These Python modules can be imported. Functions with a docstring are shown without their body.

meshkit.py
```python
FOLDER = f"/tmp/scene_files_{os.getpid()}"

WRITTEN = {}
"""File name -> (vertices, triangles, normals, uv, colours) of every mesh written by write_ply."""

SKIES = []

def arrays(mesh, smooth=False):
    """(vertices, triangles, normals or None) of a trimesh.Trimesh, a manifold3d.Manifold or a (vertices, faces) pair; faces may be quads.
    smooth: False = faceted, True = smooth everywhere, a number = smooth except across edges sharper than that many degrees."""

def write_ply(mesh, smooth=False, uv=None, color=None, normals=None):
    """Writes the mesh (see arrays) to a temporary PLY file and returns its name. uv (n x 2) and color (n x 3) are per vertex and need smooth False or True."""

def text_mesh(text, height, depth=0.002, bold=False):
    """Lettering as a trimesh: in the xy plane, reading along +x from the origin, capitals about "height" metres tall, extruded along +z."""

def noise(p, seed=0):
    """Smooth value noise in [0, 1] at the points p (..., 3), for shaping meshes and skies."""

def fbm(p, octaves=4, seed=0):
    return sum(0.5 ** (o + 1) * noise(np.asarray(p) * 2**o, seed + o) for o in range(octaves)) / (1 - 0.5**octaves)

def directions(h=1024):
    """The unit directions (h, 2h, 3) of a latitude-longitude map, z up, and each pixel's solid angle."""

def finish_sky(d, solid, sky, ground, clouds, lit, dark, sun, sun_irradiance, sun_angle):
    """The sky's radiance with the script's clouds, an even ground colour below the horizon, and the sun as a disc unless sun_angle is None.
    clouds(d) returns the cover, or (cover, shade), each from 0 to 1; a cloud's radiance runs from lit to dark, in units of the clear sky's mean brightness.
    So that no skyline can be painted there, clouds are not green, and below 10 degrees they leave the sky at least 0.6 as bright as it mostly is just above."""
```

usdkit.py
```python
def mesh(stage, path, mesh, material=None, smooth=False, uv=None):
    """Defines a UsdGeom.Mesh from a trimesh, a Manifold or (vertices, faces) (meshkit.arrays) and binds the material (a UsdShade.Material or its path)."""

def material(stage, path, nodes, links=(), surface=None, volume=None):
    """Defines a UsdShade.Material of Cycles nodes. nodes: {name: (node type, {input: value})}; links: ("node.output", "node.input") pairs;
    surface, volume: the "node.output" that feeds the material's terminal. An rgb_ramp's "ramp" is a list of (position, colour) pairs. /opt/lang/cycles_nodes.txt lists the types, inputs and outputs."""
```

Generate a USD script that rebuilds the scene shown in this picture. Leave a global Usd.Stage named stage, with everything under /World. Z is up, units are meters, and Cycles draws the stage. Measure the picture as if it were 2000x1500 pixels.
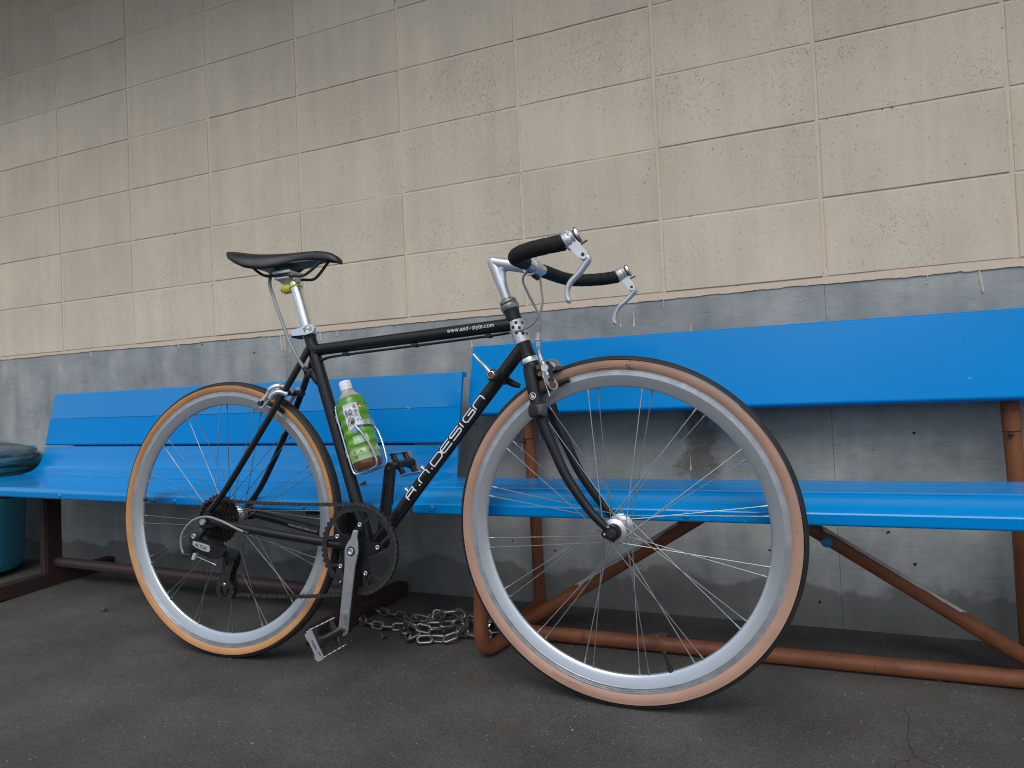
import math, numpy as np, trimesh, usdkit, meshkit
from pxr import Usd, UsdGeom, UsdLux, UsdShade, Gf, Sdf, Vt
from shapely.geometry import Polygon, LineString, box as sbox, Point
from shapely.ops import unary_union

stage = Usd.Stage.CreateInMemory()
UsdGeom.SetStageUpAxis(stage, UsdGeom.Tokens.z); UsdGeom.SetStageMetersPerUnit(stage, 1.0)
world = UsdGeom.Xform.Define(stage, '/World'); stage.SetDefaultPrim(world.GetPrim())
UsdGeom.Scope.Define(stage, '/World/Looks')
A = np.array
rng = np.random.default_rng(7)

# ------------------------------------------------------------------ camera, sky, sun
EXPOSURE = 1.35
cam = UsdGeom.Camera.Define(stage, '/World/camera')
yaw, pitch, roll = -0.350973641, 0.0206946621, -0.0446404933
cy, sy, cp, sp = math.cos(yaw), math.sin(yaw), math.cos(pitch), math.sin(pitch)
f_ = A([sy * cp, cy * cp, sp]); r_ = A([cy, -sy, 0]); u_ = np.cross(r_, f_)
R_ = math.cos(roll) * r_ + math.sin(roll) * u_; U_ = -math.sin(roll) * r_ + math.cos(roll) * u_
EYE = A([2.58151, -1.74599, 0.60833])
M = Gf.Matrix4d(*[float(x) for x in (*R_, 0, *U_, 0, *(-f_), 0, *EYE, 1)])
cam.AddTransformOp().Set(M)
cam.CreateFocalLengthAttr(21.773); cam.CreateHorizontalApertureAttr(36.0); cam.CreateVerticalApertureAttr(27.0)
cam.CreateClippingRangeAttr(Gf.Vec2f(0.01, 2000)); cam.CreateExposureAttr(EXPOSURE)

SUN_EL, SUN_AZ = math.radians(52), math.radians(170)          # azimuth = atan2(x, y) of the direction to the sun: in front of the wall
dome = UsdLux.DomeLight.Define(stage, '/World/sky')
dome.GetPrim().SetCustomDataByKey('kind', 'structure')
skym = usdkit.material(stage, '/World/Looks/sky', {
    'sky': ('sky_texture', {'sky_type': 'single_scattering', 'sun_disc': False, 'sun_elevation': SUN_EL, 'sun_rotation': SUN_AZ, 'altitude': 20.0, 'air_density': 1.0, 'aerosol_density': 2.0}),
    'tc': ('texture_coordinate', {}),
    'nz': ('noise_texture', {'scale': 2.2, 'detail': 6.0, 'roughness': 0.55}),
    'rp': ('rgb_ramp', {'ramp': [(0.30, (1.95, 2.25, 2.65)), (0.70, (3.15, 3.6, 4.15))]}),
    'sx': ('separate_xyz', {}), 'el': ('map_range', {'from_min': 0.0, 'from_max': 1.0, 'to_min': 0.55, 'to_max': 1.35, 'clamp': True}), 'ov': ('vector_math', {'math_type': 'scale'}),
    'mx': ('mix_color', {'fac': 0.82}),
    'bg': ('background_shader', {'strength': 0.1}),
}, [('tc.generated', 'nz.vector'), ('nz.fac', 'rp.fac'), ('sky.color', 'mx.a'), ('tc.generated', 'sx.vector'), ('sx.z', 'el.value'), ('rp.color', 'ov.vector1'), ('el.result', 'ov.scale'), ('ov.vector', 'mx.b'), ('mx.result', 'bg.color')], surface='bg.background')
UsdShade.MaterialBindingAPI.Apply(dome.GetPrim()).Bind(skym)
sun = UsdLux.DistantLight.Define(stage, '/World/sun')
sun.CreateNormalizeAttr(True); sun.CreateIntensityAttr(0.16); sun.CreateAngleAttr(40.0); sun.CreateColorAttr(Gf.Vec3f(1.0, 0.97, 0.93))
sun.AddRotateXYZOp().Set(Gf.Vec3f(90 - math.degrees(SUN_EL), 0, 180 - math.degrees(SUN_AZ)))

# ------------------------------------------------------------------ helpers: naming, prims
used = {}
def numbered(path):
    k = used.get(path, 0); used[path] = k + 1
    return path if k == 0 else f'{path}_{k:03d}'
def tag(prim, label=None, cat=None, group=None, kind=None):
    for k, v in (('label', label), ('category', cat), ('group', group), ('kind', kind)):
        if v: prim.SetCustomDataByKey(k, v)
    return prim
def path_of(parent): return '/World' if parent is None else str(parent.GetPath())
def thing(name, label=None, cat=None, matrix=None, parent=None, **kw):
    x = UsdGeom.Xform.Define(stage, numbered(f'{path_of(parent)}/{name}'))
    if matrix is not None: x.AddTransformOp().Set(Gf.Matrix4d(*[float(v) for v in np.asarray(matrix).ravel()]))
    return tag(x.GetPrim(), label, cat, **kw)
def obj(name, mesh, mat, parent=None, smooth=35, label=None, kind=None, cat=None, group=None, uv=None):
    m = usdkit.mesh(stage, numbered(f'{path_of(parent)}/{name}'), mesh, mat, smooth, uv)
    return tag(m.GetPrim(), label, cat, group, kind)
def cat_(*ms):
    ms = [m for m in ms if m is not None]
    return trimesh.util.concatenate([trimesh.Trimesh(*meshkit.arrays(m)[:2], process=False) if not isinstance(m, trimesh.Trimesh) else m for m in ms])
def T(rows, t):                                                   # USD row-vector matrix
    m = np.eye(4); m[:3, :3] = rows; m[3, :3] = t; return m

# ------------------------------------------------------------------ helpers: shapes
def spline(P, n=8):
    P = A(P, float); out = []
    Q = np.vstack([2 * P[0] - P[1], P, 2 * P[-1] - P[-2]])
    for i in range(1, len(Q) - 2):
        a, b, c, d = Q[i - 1:i + 3]
        for t in np.linspace(0, 1, n, endpoint=False):
            out.append(.5 * (2 * b + (c - a) * t + (2 * a - 5 * b + 4 * c - d) * t * t + (3 * b - a - 3 * c + d) * t ** 3))
    return A(out + [P[-1]])
def tube(P, r, n=14, closed=False, ref=None, flat=1.0):
    P = A(P, float); m = len(P); r = np.broadcast_to(A(r, float), (m,))
    t = (np.roll(P, -1, 0) - np.roll(P, 1, 0)) if closed else np.gradient(P, axis=0)
    t /= np.linalg.norm(t, axis=1, keepdims=True) + 1e-12
    a = np.cross(t[0], [0, 0, 1.]) if ref is None else A(ref, float)
    if np.linalg.norm(a) < 1e-3: a = np.cross(t[0], [1., 0, 0])
    N_ = []
    for k in range(m):
        a = a - t[k] * (a @ t[k]); a /= np.linalg.norm(a) + 1e-12; N_.append(a)
    N_ = A(N_); B_ = np.cross(t, N_); th = np.arange(n) * 2 * np.pi / n
    V = P[:, None] + r[:, None, None] * (np.cos(th)[None, :, None] * N_[:, None] + flat * np.sin(th)[None, :, None] * B_[:, None])
    i, j = np.meshgrid(np.arange(m if closed else m - 1), np.arange(n), indexing='ij'); i2 = (i + 1) % m
    q = np.stack([i * n + j, i * n + (j + 1) % n, i2 * n + (j + 1) % n, i2 * n + j], -1).reshape(-1, 4)
    F = np.vstack([q[:, [0, 2, 1]], q[:, [0, 3, 2]]]); V = V.reshape(-1, 3)
    if not closed:
        c0, c1 = len(V), len(V) + 1; V = np.vstack([V, P[0], P[-1]]); j = np.arange(n); j2 = (j + 1) % n
        F = np.vstack([F, np.stack([np.full(n, c0), j, j2], 1), np.stack([np.full(n, c1), (m - 1) * n + j2, (m - 1) * n + j], 1)])
    tm = trimesh.Trimesh(V, F, process=False)
    return tm
def lathe(prof, axis, org, n=40, start=None, sweep=2 * np.pi):     # prof: (radius, height along axis)
    axis = A(axis, float) / np.linalg.norm(axis); a = np.cross(axis, [0, 0, 1.] if start is None else start)
    if np.linalg.norm(a) < 1e-3: a = np.cross(axis, [1., 0, 0])
    a /= np.linalg.norm(a); b = np.cross(axis, a); th = np.arange(n) * 2 * np.pi / n; prof = A(prof, float); m = len(prof)
    V = A(org) + prof[:, 1][:, None, None] * axis + prof[:, 0][:, None, None] * (np.cos(th)[None, :, None] * a + np.sin(th)[None, :, None] * b)
    i, j = np.meshgrid(np.arange(m - 1), np.arange(n), indexing='ij')
    q = np.stack([i * n + j, i * n + (j + 1) % n, (i + 1) * n + (j + 1) % n, (i + 1) * n + j], -1).reshape(-1, 4)
    return trimesh.Trimesh(V.reshape(-1, 3), np.vstack([q[:, [0, 1, 2]], q[:, [0, 2, 3]]]), process=False)
def cyl(p, q, r, n=20, ch=None):
    p, q = A(p, float), A(q, float); L = np.linalg.norm(q - p); c = min(r, L) * .12 if ch is None else ch
    return lathe([(0, 0), (r - c, 0), (r, c), (r, L - c), (r - c, L), (0, L)], q - p, p, n)
def rbox(sx, sy_, sz, ch=.002, at=(0, 0, 0), rot=None):             # chamfered box
    import itertools
    pts = []
    h = A([sx, sy_, sz]) / 2
    for s in itertools.product((-1, 1), repeat=3):
        s = A(s)
        for k in range(3):
            d = h - ch; d[k] = h[k]; pts.append(s * d)
    m = trimesh.convex.convex_hull(A(pts))
    if rot is not None: m.vertices = m.vertices @ A(rot).T
    m.vertices = m.vertices + A(at); return m
def ball(c, r, sub=2):
    m = trimesh.creation.icosphere(sub, 1.0); m.vertices = m.vertices * A(r) + A(c); return m
def hull(pts): return trimesh.convex.convex_hull(A(pts))
def extr(poly, h):                                                # shapely polygon(s) -> prism along +z from 0 to h
    geoms = [poly] if poly.geom_type == 'Polygon' else list(poly.geoms)
    return cat_(*[trimesh.creation.extrude_polygon(g, h) for g in geoms if g.area > 0])
def frame_map(m, o, ex, ey, ez):
    m = m.copy(); v = m.vertices; m.vertices = A(o) + v[:, :1] * A(ex) + v[:, 1:2] * A(ey) + v[:, 2:] * A(ez)
    if np.dot(np.cross(ex, ey), ez) < 0: m.invert()
    return m
def plate(pts, th, o, ex, ey, ez, rnd=0.0):                       # polygon drawn in (ex, ey), thickness along ez, centred
    p = Polygon(pts)
    if rnd: p = p.buffer(-rnd).buffer(2 * rnd, quad_segs=5).buffer(-rnd, quad_segs=5)
    m = extr(p, th); m.vertices = m.vertices - [0, 0, th / 2]
    return frame_map(m, o, ex, ey, ez)
def strokes(lines, w):
    return unary_union([LineString(l).buffer(w / 2, quad_segs=4, cap_style=1 if len(l) else 1, join_style=1) for l in lines])

# ------------------------------------------------------------------ materials
def mat(name, col, col2=None, rough=.5, metal=0., nscale=8., rough2=None, bump=0., bscale=120., dist=.001, coat=0., spec=.5, dark=None, dscale=60., dthr=(.60, .66), lo=.35, hi=.65, aniso=None, sheen=0.):
    n = {'p': ('principled_bsdf', {'base_color': col, 'roughness': rough, 'metallic': metal, 'specular_ior_level': spec, 'coat_weight': coat, 'coat_roughness': .12}), 'g': ('geometry', {})}
    l = []
    src = None
    if col2 is not None:
        n['n1'] = ('noise_texture', {'scale': nscale, 'detail': 5.0, 'roughness': .6}); n['r1'] = ('rgb_ramp', {'ramp': [(lo, col), (hi, col2)]})
        l += [('g.position', 'n1.vector'), ('n1.fac', 'r1.fac')]; src = 'r1.color'
    if dark is not None:
        n['n2'] = ('noise_texture', {'scale': dscale, 'detail': 3.0, 'roughness': .6, 'distortion': .6}); n['r2'] = ('rgb_ramp', {'ramp': [(dthr[0], (0, 0, 0)), (dthr[1], (1, 1, 1))]})
        n['m2'] = ('mix_color', {'a': col, 'b': dark})
        l += [('g.position', 'n2.vector'), ('n2.fac', 'r2.fac'), ('r2.color', 'm2.fac')]
        if src: l.append((src, 'm2.a'))
        src = 'm2.result'
    if src: l.append((src, 'p.base_color'))
    if rough2 is not None:
        n['n3'] = ('noise_texture', {'scale': nscale * 2.3, 'detail': 4.0}); n['r3'] = ('map_range', {'from_min': .3, 'from_max': .7, 'to_min': rough, 'to_max': rough2})
        l += [('g.position', 'n3.vector'), ('n3.fac', 'r3.value'), ('r3.result', 'p.roughness')]
    if bump:
        n['nb'] = ('noise_texture', {'scale': bscale, 'detail': 4.0}); n['b'] = ('bump', {'strength': bump, 'distance': dist})
        l += [('g.position', 'nb.vector'), ('nb.fac', 'b.height'), ('b.normal', 'p.normal')]
    return usdkit.material(stage, f'/World/Looks/{name}', n, l, surface='p.BSDF')

MT = {}
MT['frame'] = mat('satin_black_paint', (.0055, .0055, .006), (.008, .008, .0085), rough=.27, rough2=.36, nscale=14, spec=.42)
MT['black'] = mat('black_plastic', (.009, .009, .0095), (.014, .014, .0145), rough=.5, nscale=40)
MT['blacksteel'] = mat('black_steel', (.02, .02, .021), (.034, .033, .032), rough=.38, metal=.3, nscale=60)
MT['chain'] = mat('oily_chain_steel', (.05, .046, .042), (.11, .10, .09), rough=.42, metal=.8, nscale=220)
MT['cassette'] = mat('greasy_sprocket_steel', (.018, .015, .012), (.06, .05, .04), rough=.5, metal=.6, nscale=120)
MT['tread'] = mat('tyre_tread_rubber', (.010, .010, .011), (.019, .019, .020), rough=.7, nscale=30, bump=.2, bscale=900, dist=.0005)
MT['tan_front'] = mat('skinwall_pinkish_tan', (.36, .205, .145), (.42, .25, .18), rough=.62, nscale=12, dark=(.06, .045, .04), dscale=26, dthr=(.66, .74), bump=.1, bscale=300, dist=.0005)
MT['tan_rear'] = mat('skinwall_orange_tan', (.45, .21, .075), (.52, .26, .10), rough=.6, nscale=14, dark=(.16, .08, .04), dscale=40, dthr=(.68, .74), bump=.1, bscale=300, dist=.0005)
MT['rim'] = mat('grey_rim_paint', (.55, .57, .60), (.58, .60, .63), rough=.25, rough2=.29, metal=.80, nscale=4)
MT['track'] = mat('machined_brake_track', (.50, .52, .56), (.66, .68, .72), rough=.28, metal=.85, nscale=40)
MT['trackr'] = mat('worn_brake_track', (.44, .46, .50), (.58, .60, .64), rough=.32, metal=.8, nscale=40)
MT['alu'] = mat('polished_aluminium', (.70, .71, .73), (.74, .75, .77), rough=.22, rough2=.30, metal=.92, nscale=8)
MT['aluS'] = mat('satin_aluminium', (.52, .53, .55), (.60, .61, .63), rough=.36, rough2=.46, metal=.8, nscale=30, dark=(.3, .29, .28), dscale=260, dthr=(.71, .76))
MT['chrome'] = mat('bright_chrome', (.80, .80, .82), rough=.10, metal=1.0)
MT['spoke'] = mat('spoke_steel', (.30, .31, .31), (.40, .41, .41), rough=.48, metal=.9, nscale=25)
MT['spoker'] = mat('dull_spoke_steel', (.20, .19, .18), (.32, .32, .31), rough=.35, metal=.85, nscale=14)
MT['rust'] = mat('rusty_bolt', (.11, .04, .018), (.22, .09, .04), rough=.7, metal=.3, nscale=160)
MT['tape'] = mat('black_cork_tape', (.007, .0068, .007), (.012, .0115, .0115), rough=.72, nscale=60, bump=.4, bscale=700, dist=.0006, spec=.3)
MT['saddle'] = mat('black_saddle_vinyl', (.007, .0068, .0075), (.011, .0105, .0115), rough=.40, rough2=.52, nscale=20, bump=.15, bscale=900, dist=.0004)
MT['housing'] = mat('grey_cable_housing', (.22, .23, .235), (.27, .28, .285), rough=.45, nscale=30)
MT['white_print'] = mat('white_print', (.72, .73, .75), rough=.5)
MT['grey_print'] = mat('grey_print', (.36, .36, .38), rough=.5)
MT['silver_print'] = mat('silver_badge_foil', (.62, .62, .65), (.70, .70, .73), rough=.38, metal=.7, nscale=90)
MT['dark_print'] = mat('black_print', (.015, .015, .016), rough=.5)
MT['blue'] = mat('glossy_blue_plank', (.0, .205, .54), (.0, .218, .57), rough=.16, rough2=.24, nscale=2.5, spec=.07, dark=(.50, .60, .66), dscale=55, dthr=(.757, .765), bump=.05, bscale=18, dist=.002)
MT['blueseat'] = mat('glossy_blue_seat', (.0, .205, .52), (.0, .218, .55), rough=.12, rough2=.20, nscale=2.5, spec=.45, dark=(.50, .60, .66), dscale=55, dthr=(.75, .76), bump=.05, bscale=18, dist=.002)
MT['bluescrew'] = mat('blue_painted_screw', (.0, .21, .53), rough=.35)
MT['pipe'] = mat('orange_brown_primer', (.150, .044, .016), (.215, .072, .023), rough=.55, rough2=.7, nscale=9, dark=(.10, .035, .02), dscale=26, dthr=(.58, .72), bump=.25, bscale=160, dist=.0008)
MT['brown'] = mat('dark_brown_steel', (.022, .009, .007), (.040, .016, .011), rough=.6, rough2=.72, nscale=14, bump=.2, bscale=120, dist=.0008)
MT['maroon'] = mat('maroon_rail_paint', (.050, .027, .026), (.07, .036, .033), rough=.5, nscale=16)
MT['peel'] = mat('bare_dusty_metal', (.42, .40, .37), (.55, .53, .48), rough=.8, nscale=60)
MT['bluespot'] = mat('blue_paint_spot', (.02, .20, .42), rough=.5)
MT['chainlink'] = mat('galvanised_chain', (.17, .165, .155), (.26, .255, .24), rough=.36, metal=.85, nscale=50, dark=(.16, .07, .035), dscale=34, dthr=(.58, .70))
MT['bin'] = mat('teal_bin_plastic', (.02, .17, .24), (.025, .20, .27), rough=.38, nscale=5)
MT['leaf'] = mat('dry_leaf', (.34, .28, .22), (.22, .16, .11), rough=.85, nscale=90)
MT['darkleaf'] = mat('dark_dry_leaf', (.07, .045, .03), (.12, .08, .055), rough=.85, nscale=90)
MT['paleleaf'] = mat('pale_leaf_tip', (.55, .48, .40), rough=.85)
MT['grit'] = mat('pale_grit', (.22, .215, .20), (.13, .125, .12), rough=.9, nscale=50)
MT['cap'] = mat('white_bottle_cap', (.78, .79, .80), rough=.35)
MT['label_green'] = None
MT['yellow'] = mat('yellow_silicone', (.50, .50, .025), (.58, .57, .04), rough=.5, nscale=60)
MT['redlens'] = mat('red_lens', (.60, .03, .02), rough=.2)
MT['greyrubber'] = mat('grey_silicone', (.45, .48, .46), rough=.5)
MT['seal_red'] = mat('red_seal_print', (.62, .05, .05), rough=.5)
MT['bowl_blue'] = mat('blue_bowl_print', (.10, .22, .36), (.16, .30, .46), rough=.5, nscale=120)
MT['ink'] = mat('black_brush_ink', (.03, .03, .035), rough=.5)
MT['paper'] = mat('white_label_print', (.62, .64, .68), rough=.45)
MT['paleprint'] = mat('pale_green_print', (.42, .55, .36), (.50, .62, .44), rough=.45, nscale=60)
MT['drip'] = mat('cream_paint_drip', (.64, .50, .375), (.70, .555, .42), rough=.6, nscale=60)

def nodes_mat(name, nodes, links, surface='p.BSDF'): return usdkit.material(stage, f'/World/Looks/{name}', nodes, links, surface=surface)
MT['clear'] = nodes_mat('clear_plastic', {'t': ('transparent_bsdf', {'color': (.93, .95, .94)}), 'g': ('glossy_bsdf', {'roughness': .08, 'color': (.9, .9, .9)}), 'f': ('fresnel', {'IOR': 1.55}), 'd': ('diffuse_bsdf', {'color': (.6, .6, .58)}), 'm1': ('mix_closure', {'fac': .06}), 'm': ('mix_closure', {})},
                        [('t.BSDF', 'm1.closure1'), ('d.BSDF', 'm1.closure2'), ('f.fac', 'm.fac'), ('m1.closure', 'm.closure1'), ('g.BSDF', 'm.closure2')], 'm.closure')
MT['bag'] = nodes_mat('clear_bag_film', {'t': ('transparent_bsdf', {'color': (.95, .97, .97)}), 'g': ('glossy_bsdf', {'roughness': .15, 'color': (.85, .87, .88)}), 'f': ('fresnel', {'IOR': 1.6}), 'd': ('diffuse_bsdf', {'color': (.5, .54, .55)}), 'm1': ('mix_closure', {'fac': .07}), 'm': ('mix_closure', {})},
                      [('t.BSDF', 'm1.closure1'), ('d.BSDF', 'm1.closure2'), ('f.fac', 'm.fac'), ('m1.closure', 'm.closure1'), ('g.BSDF', 'm.closure2')], 'm.closure')
MT['tea'] = mat('brown_tea', (.10, .035, .018), (.14, .05, .025), rough=.08, nscale=30, coat=.6)
MT['shoulder'] = mat('misty_bottle_neck', (.36, .30, .28), (.44, .38, .36), rough=.14, nscale=50, coat=.7)

# painted blocks -----------------------------------------------------
def block_material():
    n = {'g': ('geometry', {}), 'oi': ('object_info', {}), 'p': ('principled_bsdf', {'roughness': .62, 'specular_ior_level': .35}),
         'n1': ('noise_texture', {'scale': 2.6, 'detail': 6., 'roughness': .6}), 'r1': ('rgb_ramp', {'ramp': [(.30, (.56, .475, .370)), (.52, (.64, .540, .415)), (.70, (.69, .575, .435))]}),
         'st': ('mapping', {'scale': (16, 16, 1.3)}), 'n2': ('noise_texture', {'scale': 1., 'detail': 5., 'roughness': .65}), 'r2': ('rgb_ramp', {'ramp': [(.30, (.84, .85, .85)), (.62, (1, 1, 1))]}), 'm2': ('mix_color', {'blend_type': 'multiply', 'fac': .75}),
         'hv': ('map_range', {'from_min': 0., 'from_max': 1., 'to_min': .95, 'to_max': 1.04}), 'cc': ('combine_color', {}), 'm3': ('mix_color', {'blend_type': 'multiply', 'fac': 1.}),
         # short dark pits, denser in patches
         'n4': ('noise_texture', {'scale': 215., 'detail': 2., 'roughness': .5, 'distortion': 1.6}), 'n5': ('noise_texture', {'scale': 2.4, 'detail': 4., 'roughness': .6}), 'a5': ('map_range', {'from_min': .35, 'from_max': .70, 'to_min': -.065, 'to_max': .035}),
         'ad': ('math', {'math_type': 'add'}), 'r4': ('rgb_ramp', {'ramp': [(.655, (0, 0, 0)), (.70, (1, 1, 1))]}), 'm4': ('mix_color', {'b': (.13, .105, .085)}), 'f4': ('math', {'math_type': 'multiply', 'value2': .62}),
         # coarse grain
         'n6': ('noise_texture', {'scale': 420., 'detail': 3.}), 'bm': ('bump', {'strength': .35, 'distance': .0012}), 'b2': ('bump', {'strength': .7, 'distance': .002, 'invert': True}), 'n7': ('noise_texture', {'scale': 30., 'detail': 5.}), 'b3': ('bump', {'strength': .25, 'distance': .002})}
    l = [('g.position', 'n1.vector'), ('n1.fac', 'r1.fac'), ('g.position', 'st.vector'), ('st.vector', 'n2.vector'), ('n2.fac', 'r2.fac'), ('r1.color', 'm2.a'), ('r2.color', 'm2.b'),
         ('oi.random', 'hv.value'), ('hv.result', 'cc.r'), ('hv.result', 'cc.g'), ('hv.result', 'cc.b'), ('m2.result', 'm3.a'), ('cc.color', 'm3.b'),
         ('g.position', 'n4.vector'), ('g.position', 'n5.vector'), ('n5.fac', 'a5.value'), ('n4.fac', 'ad.value1'), ('a5.result', 'ad.value2'), ('ad.value', 'r4.fac'), ('r4.color', 'f4.value1'), ('f4.value', 'm4.fac'), ('m3.result', 'm4.a'), ('m4.result', 'p.base_color'),
         ('g.position', 'n6.vector'), ('n6.fac', 'bm.height'), ('g.position', 'n7.vector'), ('n7.fac', 'b3.height'), ('b3.normal', 'bm.normal'), ('bm.normal', 'b2.normal'), ('r4.color', 'b2.height'), ('b2.normal', 'p.normal')]
    return nodes_mat('cream_painted_block', n, l)
MT['block'] = block_material()
MT['mortar'] = mat('cream_painted_mortar', (.62, .52, .395), (.68, .57, .435), rough=.6, nscale=9, dark=(.16, .13, .10), dscale=70, dthr=(.64, .70), bump=.4, bscale=260, dist=.001, spec=.35)

def concrete_material():
    n = {'g': ('geometry', {}), 'sx': ('separate_xyz', {}), 'p': ('principled_bsdf', {'roughness': .78, 'specular_ior_level': .35}),
         'n1': ('noise_texture', {'scale': 4.4, 'detail': 8., 'roughness': .68}), 'r1': ('rgb_ramp', {'ramp': [(.30, (.20, .213, .215)), (.46, (.30, .313, .312)), (.56, (.35, .36, .352)), (.72, (.47, .47, .45))]}),
         'st': ('mapping', {'scale': (11, 11, 1.1)}), 'n2': ('noise_texture', {'scale': 1., 'detail': 5.}), 'r2': ('rgb_ramp', {'ramp': [(.34, (.70, .72, .73)), (.60, (1, 1, 1))]}), 'm2': ('mix_color', {'blend_type': 'multiply', 'fac': .8}),
         # board-form dashes along the wall
         'sh': ('mapping', {'scale': (14, 14, 190)}), 'n3': ('noise_texture', {'scale': 1., 'detail': 3.}), 'r3': ('rgb_ramp', {'ramp': [(.30, (.72, .72, .71)), (.44, (1, 1, 1))]}), 'm3': ('mix_color', {'blend_type': 'multiply', 'fac': .6}),
         # pits
         'vo': ('voronoi_texture', {'scale': 17., 'randomness': 1.}), 'nv': ('noise_texture', {'scale': 60., 'detail': 2.}), 'vd': ('math', {'math_type': 'multiply_add', 'value2': .42}), 'r4': ('rgb_ramp', {'ramp': [(.225, (1, 1, 1)), (.245, (0, 0, 0))]}), 'm4': ('mix_color', {'b': (.035, .033, .03)}),
         # damp brown band low on the wall
         'nd': ('noise_texture', {'scale': 7., 'detail': 4.}), 'zd': ('math', {'math_type': 'multiply_add', 'value2': -.19}), 'rd': ('map_range', {'from_min': .0, 'from_max': .014, 'to_min': .55, 'to_max': 0., 'clamp': True}), 'md': ('mix_color', {'b': (.085, .075, .052)}),
         # dark patch where render fell away
         'xo': ('math', {'math_type': 'subtract', 'value2': 2.475}), 'xa': ('math', {'math_type': 'absolute'}), 'ns': ('noise_texture', {'scale': 14., 'detail': 6., 'roughness': .7}), 'xs': ('math', {'math_type': 'multiply_add', 'value2': -.26}), 'rs': ('map_range', {'from_min': -.115, 'from_max': -.06, 'to_min': .74, 'to_max': 0., 'clamp': True}),
         'zl': ('map_range', {'from_min': .26, 'from_max': .40, 'to_min': 0., 'to_max': 1., 'clamp': True}), 'zm': ('math', {'math_type': 'multiply'}),
         'zt': ('map_range', {'from_min': .80, 'from_max': .62, 'to_min': 0., 'to_max': 1., 'clamp': True}), 'zs': ('math', {'math_type': 'multiply'}), 'ms': ('mix_color', {'b': (.075, .072, .062)}),
         'nb': ('noise_texture', {'scale': 160., 'detail': 4.}), 'b1': ('bump', {'strength': .3, 'distance': .0015}), 'b2': ('bump', {'strength': .8, 'distance': .003, 'invert': True})}
    l = [('g.position', 'n1.vector'), ('n1.fac', 'r1.fac'), ('g.position', 'st.vector'), ('st.vector', 'n2.vector'), ('n2.fac', 'r2.fac'), ('r1.color', 'm2.a'), ('r2.color', 'm2.b'),
         ('g.position', 'sh.vector'), ('sh.vector', 'n3.vector'), ('n3.fac', 'r3.fac'), ('m2.result', 'm3.a'), ('r3.color', 'm3.b'),
         ('g.position', 'sx.vector'),
         ('g.position', 'ns.vector'), ('sx.x', 'xo.value1'), ('xo.value', 'xa.value1'), ('ns.fac', 'xs.value1'), ('xa.value', 'xs.value3'), ('xs.value', 'rs.value'), ('sx.z', 'zt.value'), ('rs.result', 'zs.value1'), ('zt.result', 'zm.value1'), ('sx.z', 'zl.value'), ('zl.result', 'zm.value2'), ('zm.value', 'zs.value2'), ('zs.value', 'ms.fac'), ('m3.result', 'ms.a'),
         ('g.position', 'nd.vector'), ('nd.fac', 'zd.value1'), ('sx.z', 'zd.value3'), ('zd.value', 'rd.value'), ('rd.result', 'md.fac'), ('ms.result', 'md.a'),
         ('g.position', 'vo.vector'), ('g.position', 'nv.vector'), ('nv.fac', 'vd.value1'), ('vo.distance', 'vd.value3'), ('vd.value', 'r4.fac'), ('r4.color', 'm4.fac'), ('md.result', 'm4.a'), ('m4.result', 'p.base_color'),
         ('g.position', 'nb.vector'), ('nb.fac', 'b1.height'), ('b1.normal', 'b2.normal'), ('r4.color', 'b2.height'), ('b2.normal', 'p.normal')]
    return nodes_mat('grey_concrete_base', n, l)
MT['concrete'] = concrete_material()

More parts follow.
